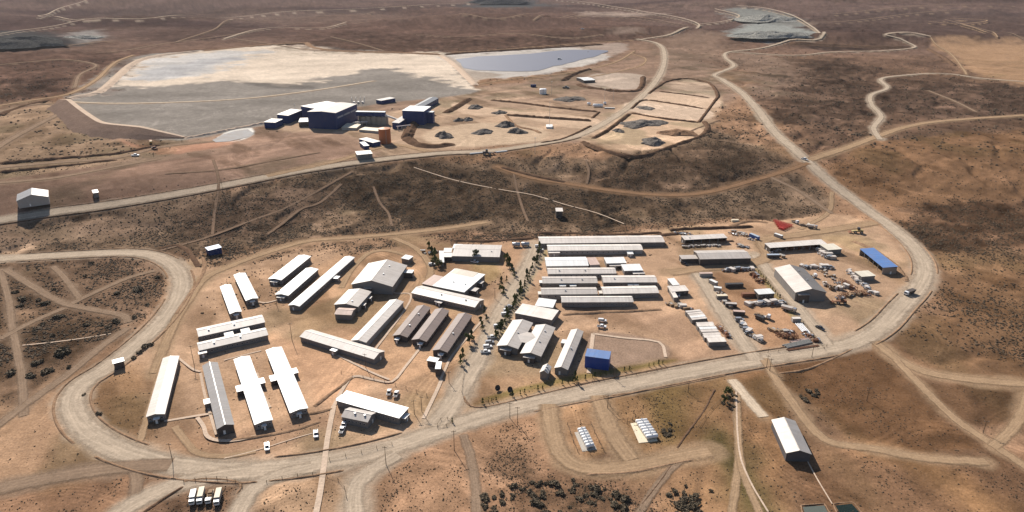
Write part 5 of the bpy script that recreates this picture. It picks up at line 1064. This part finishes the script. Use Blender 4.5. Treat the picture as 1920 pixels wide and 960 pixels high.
def g_tyres():
    t = empty('tyre_pile', (0,0,0))
    for (x, y, z) in ((0,0,.3),(0,.1,.85),(1.5,.3,.3),(1.4,.2,.85),(.6,-1.3,.3)):
        b = MB(); b.lathe([(.4,-.25),(.85,-.25),(.95,0),(.85,.25),(.4,.25),(.4,-.25)], TYRE, 12); b.build('tyre', t, (x,y,z))
    return t
def g_reel():
    t = empty('cable_reel', (0,0,0)); MB().cyl((0,-.6,.9),(0,.6,.9),.5,CHASS,12).build('drum', t); f_ = MB().cyl((0,-.05,.9),(0,.05,.9),.9,WOOD,16).mesh('flange'); child('flange', f_, t, (0,-.66,0)); child('flange', f_, t, (0,.66,0)); return t
def g_frame():
    t = empty('scrap_gantry', (0,0,0)); b = MB()
    for y in (-.9,.9):
        b.box(-2.2,2.2,y-.08,y+.08,0,.18,RUST); b.box(-2.2,2.2,y-.08,y+.08,1.5,1.68,RUST)
        for x in (-2.1,-.7,.7,2.1): b.box(x-.08,x+.08,y-.07,y+.07,.18,1.5,RUST)
    b.build('side_frames', t); [MB().box(x-.08,x+.08,-.82,.82,1.52,1.66,RUST).build('cross_bar', t) for x in (-2.1,0,2.1)]; return t
def g_bag():
    t = empty('bulk_bag', (0,0,0)); MB().lathe([(.55,0),(.7,.3),(.68,.8),(.5,1.05),(.15,1.15),(0.01,1.15)], WHITE2, 10).build('sack', t); [MB().box(a-.04,a+.04,-.4,.4,1.16,1.32,TRIMW).build('loop', t) for a in (-.3,.3)]; return t
def g_rubble():
    t = empty('scrap_heap', (0,0,0))
    for k in range(7):
        b = MB(); s_ = random.uniform(.4,1.0); b.box(-s_,s_,-s_*.4,s_*.4,0,s_*.5,random.choice([RUST,STEEL,WHITE2,CHASS,PINKR])); o = b.build('scrap_piece', t, (random.uniform(-1.4,1.4),random.uniform(-1,1),random.uniform(.05,.5))); o.rotation_euler = (random.uniform(-.5,.5),random.uniform(-.5,.5),random.uniform(0,3))
    return t
def g_box(m=GREYR):
    t = empty('steel_box', (0,0,0)); MB().box(-1.7,1.7,-1,1,.1,1.9,m).build('body', t); MB().box(-1.75,1.75,-1.05,1.05,1.901,2.0,PALER).build('lid', t); return t
def g_wreck():
    t = pickup(CARS, 'car'); t.name = 'scrap_car'; return t
KIND = {'box': (g_box, 'steel box'), 'wreck': (g_wreck, 'car'), 'crate': (g_crate, 'crate'), 'pipes': (g_pipes, 'pipes'), 'timber': (g_timber, 'timber'), 'skid': (g_skid, 'machine part'), 'tyres': (g_tyres, 'tyres'), 'reel': (g_reel, 'cable reel'), 'frame': (g_frame, 'steel frame'), 'bag': (g_bag, 'bulk bag'), 'rub': (g_rubble, 'scrap')}
_pro = {}
DESC = {'box': 'white steel box', 'wreck': 'old silver car', 'crate': 'wooden crate with pale lid', 'pipes': 'bundle of grey steel pipes', 'timber': 'stack of weathered timber', 'skid': 'rusty motor skid', 'tyres': 'pile of black tyres', 'reel': 'wooden cable reel', 'frame': 'rusty open steel gantry', 'bag': 'white bulk bag', 'rub': 'heap of mixed scrap'}
def goods(kind, px, py, head, where, sc=1.0):
    if kind not in _pro: t = KIND[kind][0](); _pro[kind] = t
    else: t = copy_tree(_pro[kind])
    x, y, z = P3(px, py); t.location = (x, y, z + .03); t.rotation_euler = (0, 0, R(head)); t.scale = (sc, sc, sc * random.uniform(.85, 1.2))
    tag(t, f'{DESC[kind]} {where}', KIND[kind][1], f'{DESC[kind]} {where}'); return t
def along(line, n, kinds, where, j=2.0, sc=(.9, 1.5)):
    sc = (sc[0] * .85, sc[1] * .95); n = int(n * 1.6)
    P_ = np.array(line, float); seg = np.hypot(*(np.diff(P_, axis=0)).T); s = np.concatenate([[0], np.cumsum(seg)])
    for k in range(n):
        t = s[-1] * (k + .5) / n; px = float(np.interp(t, s, P_[:, 0])) + random.uniform(-j, j); py = float(np.interp(t, s, P_[:, 1])) + random.uniform(-j * .6, j * .6)
        goods(random.choice(kinds), px, py, random.choice([0, 0, 90, 45, 120, 15]), where, random.uniform(*sc))
ALL = ['crate','timber','skid','rub','frame','reel','bag','tyres']
along([(1355,508),(1410,506)], 17, ['wreck','box','skid','tyres','rub','wreck'], 'in the top row of the storage yard', 2)
along([(1410,514),(1428,530)], 8, ['frame','skid','timber'], 'in the dark stack at the storage yard top right', 2, (1.1,1.7))
along([(1345,550),(1358,556)], 6, ['reel','bag'], 'in the reddish bundle row beside the depot street', 2)
along([(1352,565),(1370,578)], 5, ['crate','rub'], 'below the red bundles beside the depot street', 2)
along([(1385,598),(1400,622),(1412,632),(1425,640)], 17, ['crate','bag','rub','box','wreck','timber'], 'along the lower left edge of the storage yard', 2)
along([(1400,571),(1470,571)], 24, ['crate','rub','bag','skid','box','box','wreck'], 'in the middle row of the storage yard', 3)
along([(1445,620),(1482,622)], 10, ['timber','crate','rub'], 'in the low stack of the storage yard', 2)
along([(1460,630),(1490,634)], 7, ['frame','timber','skid'], 'in the dark heap behind the pipes at the yard bottom', 2, (1.1,1.6))
along([(1505,624),(1532,642)], 11, ['rub','skid','timber'], 'in the bottom right corner of the storage yard', 3)
along([(1448,470),(1470,482),(1442,474)], 8, ['bag','rub','crate'], 'at the top left corner of the scrap yard', 3)
along([(1452,470),(1540,463)], 20, ['frame','skid','rub','tyres'], 'in the shade of the open scrap yard shed', 2)
along([(1530,470),(1550,482),(1562,484)], 17, ['rub','bag','box','wreck'], 'in the bright heap at the right of the scrap yard shed', 5)
along([(1500,500),(1560,505)], 15, ['bag','wreck','box','rub'], 'in the middle of the scrap yard', 4)
along([(1535,505),(1570,530)], 12, ['rub','crate','timber'], 'on the open floor of the scrap yard', 6, (.6,1.1))
along([(1545,530),(1560,544),(1585,540)], 16, ['reel','rub','bag','box'], 'in the curved row right of the warehouse', 3)
along([(1588,508),(1610,530),(1640,552)], 25, ['rub','box','bag','wreck','crate'], 'in the long outer row of the scrap yard', 3, (.7,1.2))
along([(1580,528),(1600,543)], 6, ['frame','skid'], 'lying dark inside the outer scrap row', 2)
along([(1570,560),(1600,552),(1630,553)], 12, ['rub','frame','timber'], 'at the lower edge of the scrap yard', 3)
along([(1278,464),(1352,461)], 22, ['bag','crate'], 'in the pink row behind the garage', 1.5, (.9,1.2))
along([(1368,436),(1400,440),(1412,452)], 26, ['bag','rub','crate'], 'in the pale scatter beside the blue container', 6, (.7,1.2))
along([(1262,436),(1300,440)], 7, ['bag','rub'], 'at the left end of the narrow open shed', 3)
along([(1380,461),(1400,464)], 6, ['rub','crate'], 'behind the right end of the garage', 3)
along([(1255,570),(1275,575),(1290,580)], 15, ['rub','timber','crate','bag','box'], 'in the heap above the container blocks', 4)
along([(1346,612),(1368,634)], 5, ['frame','skid'], 'right of the lower container block', 2)
along([(868,536),(884,545)], 6, ['crate','skid'], 'behind the right corner of the dining block', 3); along([(790,470),(800,478),(826,470)], 6, ['rub','crate'], 'left of the small cabins', 4)
def substation(px, py, label):
    x, y, z = P3(px, py); t = empty('substation_frame', (x, y, z), R(10), label, 'substation'); m = FRAME
    for i in range(4):
        for j in (-7, 7): MB().box(i*6-9.2,i*6-8.8,j-.2,j+.2,-.5,9,m).build('column', t)
        MB().box(i*6-9.1,i*6-8.9,-6.79,6.79,8.5,8.8,m).build('beam', t)
    for k in range(3): MB().box(k*6-7.4,k*6-4.6,-2,2,0,3,WHITE2).build('transformer', t)
substation(672, 194, 'white lattice frames of the substation behind the tallest mill building')
for px, py, rz_, lb in [(575,233,5,'pipe rack in front of the gap between the navy mill blocks'), (676,236,12,'pipe rack at the right foot of the tallest mill building'), (757,243,30,'pipe rack below the crusher house')]:
    x, y, z = P3(px, py); t = empty('pipe_rack', (x, y, z), R(rz_), lb, 'pipe rack')
    for k in range(4): MB().box(k*5-7.7,k*5-7.3,-1.4,1.4,-.5,4.5,STEEL).build('frame', t)
    for k in range(3): MB().cyl((-9,k*.9-.9,4.9),(9,k*.9-.9,4.9),.35,[TANKW,ORANGE,STEEL][k],8).build('pipe', t)
def pipestack(a, b_, n, r, label, m=STEEL):
    A_, B_ = Vector(P3(*a)), Vector(P3(*b_)); d = B_ - A_; t = empty('pipe_stack', (A_ + B_) / 2, math.atan2(d.y, d.x), label, 'pipes'); L_ = Vector((d.x, d.y)).length
    for i in range(n): MB().cyl((-L_/2 + random.uniform(0,1.5), (i - n/2) * r * 2.1, r), (L_/2, (i - n/2) * r * 2.1, r), r, m, 8).build('pipe', t)
    for k in range(3): MB().box(-.15,.15,-n * r * 1.05, n * r * 1.05, -.2, .0, WOOD).build('bearer', t, (-L_ * .35 + L_ * .35 * k, 0, 0))
    return t
pipestack((1468,651),(1518,640),4,.5,'big grey green pipes stacked along the bottom of the storage yard',mat('grey_green_steel',(.3,.3,.28),.6,.2,.5,1)); pipestack((1474,657),(1534,648),3,.3,'thin rusty pipes in front of the big grey green pipes',RUST)
pipestack((1497,606),(1516,628),5,.45,'long grey pipes leading down to the right corner of the storage yard'); pipestack((1480,643),(1524,634),4,.35,'pale brown pipes behind the big grey green ones',PINKR)
pipestack((880,289),(908,286),3,.5,'white pipes left of the dark crawler machine on the plateau edge',TRIMW); pipestack((928,286),(950,283),3,.5,'white pipes right of the dark crawler machine on the plateau edge',TRIMW)
# ================================================================ poles, fences, walkways, plants
def pole(px, py, h, label, group='wooden power poles', arm=True, mast=False):
    x, y, z = P3(px, py); t = empty('light_mast' if mast else 'power_pole', (x, y, z), R(random.uniform(-20, 20)), label, 'mast' if mast else 'pole', group)
    m = STEEL if mast else BARK; r = .22 if mast else .17
    MB().cyl((0,0,-.5),(0,0,h),r,m,7,r*.6).build('shaft', t)
    if arm: MB().box(-1.1,1.1,-.08,.08,h-.7,h-.5,m).build('crossarm', t); [MB().cyl((q,0,h-.5),(q,0,h-.2),.07,FRAME,6).build('insulator', t) for q in (-.95,0,.95)]
    if mast: MB().box(-.9,.9,-.25,.25,h-.3,h+.2,FRAME).build('lamp_head', t)
    return t
for px, py, h, lb in [(956,784,9,'left of the two tall poles standing close together below the street corner'), (970.5,796,10,'right of the two tall poles standing close together below the street corner'),
  (852,845,11,'pole in the open field below the road junction'), (724,872,10,'pole at the left edge of the bare field below the junction'), (791,772,9,'left pole of the pair at the foot of the camp street'), (777,776,8,'pole at the corner right of the white clinic'),
  (686,690,9,'pole in front of the shaded end of the slanting barrack'), (548,640,12,'pole left of the slanting barrack'), (364,684,12,'pole between the leftmost and the grey barrack'), (324,866,10,'pole at the inner edge of the road below the barracks'),
  (842,718,7,'pole below the right transformer house'), (1139,766,8,'pole at the left corner of the right tank farm field'), (1290,736,7,'pole with white insulators on the green field'), (1152,710,7,'pole at the roadside below the blue block'),
  (1437,690,8,'left of two poles where the hangar track leaves the main road'), (1443,696,8,'right of two poles where the hangar track leaves the main road'), (1625,752,8,'pole alone on the dark east field'), (519,573,7,'pole below the three slanting barracks'),
  (527,562,7,'pole at the back of the middle slanting barrack'), (402,392,12,'left pole on the plateau edge above the loop road'), (418,360,12,'right pole on the plateau edge above the loop road'), (666,340,11,'pole beside the plateau road above the scrub slope'),
  (1008,480,8,'pole beside the cars at the head of the camp street'), (928,560,8,'pole beside the poplars left of the camp street'), (1522,670,7,'pole at the roadside below the storage yard'), (1843,812,7,'pole beside the east track near the right edge'), (692,300,12,'pole right of the grey site hut')]: pole(px, py, h, 'thin dark ' + lb)
for px, py, h, lb in [(1030,238,30,'tall mast rising from the white block in the sandy bay'), (1133,196,22,'tall mast right of the long plateau tank'), (1150,188,18,'shorter mast at the right edge of the plateau tanks'), (1034,178,20,'mast beside the fat white tank'), (555,218,16,'thin mast on the left of the mill'), (1003,290,18,'mast at the plateau road above the slope')]: pole(px, py, h, 'thin ' + lb, 'tall light masts', arm=False, mast=True)
slab('mast_block', [(1024,236),(1036,236),(1036,241),(1024,241)], TRIMW, 2.0, '', '')
def fence(px, label, h=1.6, gap=6, m=BARK, wire=True):
    pl = smooth(pts(px), 3); seg = np.hypot(*(np.diff(pl, axis=0)).T); s = np.concatenate([[0], np.cumsum(seg)]); n = max(3, min(60, int(s[-1] / gap))); t_ = np.linspace(0, s[-1], n + 1); x = np.interp(t_, s, pl[:, 0]); y = np.interp(t_, s, pl[:, 1]); z = H(x, y)
    t = empty('fence', (x[0], y[0], z[0]), 0, label, 'fence'); pm = MB().box(-.09,.09,-.09,.09,-.4,h,m).mesh('post')
    for i in range(n + 1): child('post', pm, t, (x[i] - x[0], y[i] - y[0], z[i] - z[0]))
    w_ = MB()
    for i in range(n):
        a = Vector((x[i] - x[0], y[i] - y[0], z[i] - z[0])); b_ = Vector((x[i+1] - x[0], y[i+1] - y[0], z[i+1] - z[0])); d = (b_ - a).normalized(); q = Vector((-d.y, d.x, 0)) * .02
        for hh in (.5, 1.0, h - .1): w_.hexa([a - q + Vector((0,0,hh)), b_ - q + Vector((0,0,hh)), b_ + q + Vector((0,0,hh)), a + q + Vector((0,0,hh)), a - q + Vector((0,0,hh+.04)), b_ - q + Vector((0,0,hh+.04)), b_ + q + Vector((0,0,hh+.04)), a + q + Vector((0,0,hh+.04))], m)
    w_.build('wires', t)
    if s[-1] < 0: pass
    return t
fence([(1064,797),(1084,793),(1104,790),(1116,815),(1132,846)], 'dark post fence round the left tank farm'); fence([(1064,797),(1072,820),(1087,852),(1132,846)], 'dark post fence along the near side of the left tank farm')
fence([(1132,746),(1150,770),(1176,795)], 'dark wire fence running down to the right tank farm'); fence([(1166,790),(1196,786)], 'short dark fence at the back of the right tank farm'); fence([(618,863),(660,853),(700,843),(735,834)], 'low fence with slanting posts below the clinic car park')
fence([(640,700),(700,712),(760,728),(800,742)], 'wire fence above the gravel court of the white clinic'); fence([(1110,716),(1180,706),(1250,690)], 'low fence along the road below the paved court',1.2); fence([(345,905),(385,899),(430,900),(454,912)], 'fence of short posts behind the parked trucks',1.6,4)
fence([(1420,505),(1462,556),(1510,610),(1545,655)], 'dark fence along the right side of the storage yard'); fence([(1440,662),(1500,656),(1550,650)], 'low dark fence along the bottom of the storage yard'); fence([(870,700),(866,740),(880,760)], 'thin fence along the street at the lawn corner',1.2)
fence([(1370,740),(1340,760),(1310,800)], 'thin fence beside the gully in the south field',1.2,8); fence([(500,905),(540,895),(600,890),(640,905),(650,935)], 'sparse post fence curving round the bottom court',1.4,6); fence([(820,798),(832,784),(850,796),(820,802)], 'little wire fence round the triangle traffic island',1.4,4)
def walkway(px, w_, label=None, m=PADM): strip('footpath', smooth(pts(px), 3), w_, m, .16, 3)
PADR = PADM
for px, w_ in [([(590,975),(600,925),(608,870),(613,830),(620,790),(626,762)],2.2), ([(308,790),(345,784),(380,778),(398,776)],1.4), ([(370,783),(382,800),(388,818),(408,826),(440,826),(480,818)],1.7), ([(626,762),(640,735),(662,706),(700,712)],1.7), ([(700,712),(735,716),(760,688),(790,650)],1.4),
  ([(620,660),(660,680),(700,700),(730,712)],1.2), ([(376,700),(384,740),(398,790),(406,815)],1.2), ([(335,672),(350,684),(364,694),(376,697)],1.2), ([(794,785),(818,735),(828,712)],1.7), ([(826,712),(836,690),(850,664),(905,600)],1.3), ([(484,566),(500,568),(530,560)],1.2), ([(420,676),(450,668),(490,658)],0.9), ([(480,700),(492,740),(505,765)],2.0),
  ([(700,540),(740,550),(770,552),(760,580),(700,660)],1.2), ([(1104,700),(1108,660),(1112,626)],2.1), ([(1112,626),(1170,634),(1236,642),(1248,670)],1.6), ([(776,314),(800,322),(860,340),(940,356),(1000,366),(1060,384),(1120,400),(1170,420)],1.0), ([(42,648),(100,642),(160,634),(208,626)],0.8), ([(1508,854),(1530,895),(1560,945)],0.5), ([(1440,960),(1405,900),(1385,840),(1380,735)],0.7), ([(420,860),(480,845),(560,820),(590,812)],0.5)]: walkway(px, w_)
# ---- plants
def leaf_cloud(n, fn, size, mat_, seed):
    r_ = random.Random(seed); mb = MB()
    for i in range(n):
        p, s_ = fn(r_); a = Vector((r_.gauss(0,1), r_.gauss(0,1), r_.gauss(0,1))).normalized(); b_ = a.cross(Vector((r_.gauss(0,1), r_.gauss(0,1), r_.gauss(0,1)))).normalized(); q = size * s_ * r_.uniform(.6, 1.4)
        mb.add([p - a*q - b_*q*.6, p + a*q - b_*q*.5, p + a*q*.8 + b_*q*.6, p - a*q*.7 + b_*q*.7], [(0,1,2,3)], mat_)
    return mb.mesh('crown')
def poplar_fn(h, w_):
    def f(r_):
        t = r_.random() ** .8; z = h * (.14 + .86 * t); rr = w_ * (1 - t) ** .55 * (.55 + .45 * math.sin(9 * t + 1)) * math.sqrt(r_.random()) * 1.2; a = r_.uniform(0, 6.28); return Vector((rr * math.cos(a), rr * math.sin(a), z)), 1
    return f
def bushy_fn(h, w_, seed):
    rr = random.Random(seed); cl = [(Vector((rr.uniform(-1,1)*w_*.6, rr.uniform(-1,1)*w_*.6, h*rr.uniform(.35,.9))), rr.uniform(.3,.55)*w_) for _ in range(8)]
    def f(r_):
        c, q = r_.choice(cl); d = Vector((r_.gauss(0,1), r_.gauss(0,1), r_.gauss(0,1))).normalized() * q * r_.random() ** .4; return c + d, 1
    return f
TREES = []
for k in range(4):
    h = 8 + k * .6; TREES.append((MB().cyl((0,0,-.4),(0,0,h*.8),.16,BARK,6,.05).mesh('trunk'), leaf_cloud(520, poplar_fn(h, 1.9), .36, LEAF if k % 2 else DLEAF, k), h))
for k in range(3):
    h = 6 + k; tr = MB().cyl((0,0,-.4),(0,0,h*.55),.2,BARK,6,.1); [tr.cyl((0,0,h*.35),(math.cos(a)*1.3,math.sin(a)*1.3,h*.7),.09,BARK,5,.03) for a in (0,2,4)]; TREES.append((tr.mesh('trunk'), leaf_cloud(520, bushy_fn(h, 2.6, k), .32, DLEAF if k else LEAF, 20 + k), h))
def tree(px, py, k, sc, label, group):
    x, y, z = P3(px, py); t = empty('poplar_tree' if k < 4 else 'broadleaf_tree', (x, y, z), random.uniform(0, 6.28), label, 'tree', group); t.scale = (sc * random.uniform(.85,1.15), sc * random.uniform(.85,1.15), sc); child('trunk', TREES[k][0], t); child('crown', TREES[k][1], t)
hl = np.array([(1012,470),(1006,490),(996,508),(988,528),(978,546),(970,562),(960,580),(950,600),(940,618),(930,634)], float)
for i in range(46):
    t = i / 45 * 9; px = np.interp(t, range(10), hl[:, 0]) + random.uniform(-2, 2); py = np.interp(t, range(10), hl[:, 1]) + random.uniform(-1, 1); tree(px, py, random.choice([0, 1, 2, 3, 4, 5, 6, 4, 5]), random.uniform(.3, .62) if i % 7 else .95, 'tree in the hedge row along the right side of the camp street', 'hedge row right of the camp street')
for px, py, k, s_ in [(951,494,1,1),(955,502,0,1.1),(948,488,4,.9),(960,512,2,.8),(964,520,3,.6),(940,536,0,.9),(938,546,4,.7),(944,552,1,.7),(950,528,2,.5)]: tree(px, py, k, s_, 'tree in the short row above the left kerb of the camp street', 'short tree row left of the camp street')
for px, py, k, s_ in [(908,588,2,.6),(902,606,5,.6),(904,618,1,.7),(880,644,5,1.0),(884,636,0,.8),(868,672,1,.8),(864,684,3,.7),(912,600,0,.5)]: tree(px, py, k, s_, 'tree beside the brown barracks along the camp street', 'trees beside the brown barracks')
for px, py, k, s_ in [(805,470,1,.9),(810,482,0,1.1),(816,492,3,1.2),(822,502,4,1.0),(803,462,4,.6),(812,498,5,.7)]: tree(px, py, k, s_, 'tree in the slanting row left of the narrow white cabin', 'slanting tree row near the cabins')
tree(893,488,5,1.15,'dark bushy tree alone in front of the grey store','lone trees'); tree(1362,742,4,.8,'upper dark bush of the thicket beside the concrete road','thicket'); tree(1358,756,5,.7,'lower dark bush of the thicket beside the concrete road','thicket'); tree(848,792,3,.3,'tiny dark shrub on the triangle traffic island','lone trees')
for i in range(40):
    if random.random() < .35: continue
    t = (i + random.uniform(-.35, .35)) / 39; px = 905 + t * 345; py = 757 - t * 76 + math.sin(t * 3.1) * -3; tree(px, py, random.randrange(4), random.uniform(.18, .42), 'young sapling in the planted strip along the main road', 'saplings along the main road')
tree(1078,716,2,.75,'tallest young poplar in the planted strip below the long grey building','lone trees')
for i in range(10):
    t = i / 9; tree(1368 + t * 55 if False else 1422 + t * 40, 512 + t * 48, random.randrange(4), random.uniform(.2,.4), 'low shrub along the left kerb of the warehouse street', 'shrubs along the warehouse street')
# cushions of scrub: one mass, spread where the soil map says it grows
def scatter(n, dlo, dhi, size, seed, power=1.0, amin=-46, amax=46):
    r_ = np.random.default_rng(seed); az = np.radians(r_.uniform(amin, amax, n)); dp = r_.uniform(dlo, dhi, n); r = (CAMH - 10) / np.tan(np.radians(dp)); x = r * np.sin(az); y = r * np.cos(az)
    col, sc, ro, rd = paint(x, y); cl = fbm(x, y, 18, 3, 70); keep = r_.random(n) < np.clip(sc ** 1.25 * 1.35 * (.35 + 1.5 * sstep(.4, .62, cl)), 0, 1) ** power * (rd > 1)
    keep &= sc > .05
    for (cx, cy, rz, ln, wd) in _ft:
        lx = (x - cx) * math.cos(rz) + (y - cy) * math.sin(rz); ly = -(x - cx) * math.sin(rz) + (y - cy) * math.cos(rz); keep &= ~((abs(lx) < ln/2 + 1.5) & (abs(ly) < wd/2 + 1.5))
    x, y, ro = x[keep], y[keep], ro[keep]; z = H(x, y) + relief(x, y, ro); s_ = size[0] + (size[1] - size[0]) * r_.random(len(x)) ** 2.2
    return x, y, z, s_, r_
def scrub_mesh(name, sets, nv=7):
    Vs, Qs, off = [], [], 0
    for x, y, z, s_, r_ in sets:
        n = len(x); th = np.linspace(0, 2 * np.pi, nv, endpoint=False)
        rj = s_[:, None] * r_.uniform(.65, 1.25, (n, nv)); rk = rj * r_.uniform(.45, .75, (n, nv)); rot = r_.uniform(0, 6, (n, 1))
        a = np.stack([x[:, None] + rj * np.cos(th + rot), y[:, None] + rj * np.sin(th + rot), np.broadcast_to(z[:, None] - .1, (n, nv))], -1)
        b_ = np.stack([x[:, None] + rk * np.cos(th + rot + .3), y[:, None] + rk * np.sin(th + rot + .3), z[:, None] + s_[:, None] * r_.uniform(.35, .7, (n, nv))], -1)
        c_ = np.stack([x, y, z + s_ * r_.uniform(.5, .8, n)], -1)[:, None, :]
        V = np.concatenate([a, b_, c_], 1); base = off + np.arange(n)[:, None] * (2 * nv + 1); i = np.arange(nv); j = (i + 1) % nv
        q1 = np.stack([base + i, base + j, base + nv + j], -1); q2 = np.stack([base + i, base + nv + j, base + nv + i], -1); q3 = np.stack([base + nv + i, base + nv + j, np.broadcast_to(base + 2 * nv, (n, nv))], -1)
        Vs.append(V.reshape(-1, 3)); Qs += [q1.reshape(-1, 3), q2.reshape(-1, 3), q3.reshape(-1, 3)]; off += n * (2 * nv + 1)
    o = np_mesh(name, np.concatenate(Vs), np.concatenate(Qs), [SCRUB]); return tag(o, kind='stuff')
scrub_mesh('desert_scrub', [scatter(150000, 24, 45, (.15, .5), 1, 1.0), scatter(230000, 13, 24, (.25, .95), 2, .85), scatter(60000, 6, 13, (.6, 1.9), 3, 1.0)])
# large single bushes in the fields
SH = [leaf_cloud(260, bushy_fn(1.8, 2.3, 40 + k), .42, BUSH, 60 + k) for k in range(3)]
def shrub(px, py, s_, label, group):
    x, y, z = P3(px, py); t = empty('shrub', (x, y, z), random.uniform(0, 6), label, 'shrub', group); s_ *= .82; t.scale = (s_ * random.uniform(.8, 1.25), s_ * random.uniform(.8, 1.25), s_ * .6); child('crown', random.choice(SH), t); child('stem', MB().cyl((0,0,-.5),(0,0,1.2),.12,BARK,5).mesh('stem'), t)
for px, py, s_ in [(260,544,1.7),(219,551,1.2),(172,494,1.1),(160,518,1.1),(110,595,1.5),(160,611,1.3),(190,611,1),(217,604,1.6),(205,614,1.2),(252,596,1.1),(84,570,1.6),(72,563,1.2),(40,562,1.7),(30,548,1.2),(36,575,1.1),(100,630,1.2),(116,664,2.2),(128,660,1.5),(73,680,1.5),(85,697,1.4),(60,706,1.3),(22,700,1.5),(98,695,1),(276,572,.9),(295,520,1),(102,543,.9),(187,563,.8),(80,608,.9),(66,620,.9),(130,690,1)]: shrub(px, py, s_, 'dark rounded bush in the tracked field inside the west loop road', 'bushes inside the west loop road')
for px, py, s_ in [(270,652,1.5),(262,662,1.2),(280,648,1.2),(250,672,1),(184,777,1.0),(158,740,.6)]: shrub(px, py, s_, 'dark bush between the west loop road and the barracks', 'bushes near the west loop road')
for k in range(70):
    a = random.uniform(905, 1175); b_ = random.uniform(892 + abs(a - 1060) * .18, 964); shrub(a, b_, random.choice([.5, .6, .7, .8, .9, 1.2]) * random.uniform(.8, 1.15), 'dark olive bush in the dense thicket at the bottom centre', 'thicket at the bottom centre')
for k in range(30): shrub(random.gauss(1286, 18), random.gauss(942, 16), random.uniform(.5, 1.1), 'dark bush in the compact thicket right of the bottom gully', 'thicket right of the bottom gully')
for k in range(10): shrub(random.gauss(1366, 5), random.gauss(748, 9), random.uniform(.5, .8), 'dark bush beside the concrete road thicket', 'bushes by the concrete road')
for k in range(7): shrub(random.gauss(1518, 10), random.gauss(738, 8), random.uniform(.6, 1), 'dark bush on the brown field right of the hangar track', 'bushes right of the hangar track')
for k in range(6): shrub(random.gauss(1250, 6), random.gauss(808, 8), random.uniform(.6, 1), 'dark bush right of the right tank farm slab', 'bushes by the right tank farm')
# ================================================================ the air
hm = bpy.data.materials.new('haze'); hm.use_nodes = True; hn = hm.node_tree; hn.nodes.clear(); ho = hn.nodes.new('ShaderNodeOutputMaterial'); hv = hn.nodes.new('ShaderNodeVolumePrincipled')
hv.inputs['Color'].default_value = (.80, .80, .86, 1); hv.inputs['Density'].default_value = 0.000019; hv.inputs['Anisotropy'].default_value = .2; hn.links.new(hv.outputs[0], ho.inputs['Volume'])
hb = MB().box(-96000, 96000, -96000, 96000, -8, 420, hm).build('haze'); tag(hb, kind='stuff'); hb.display_type = 'WIRE'
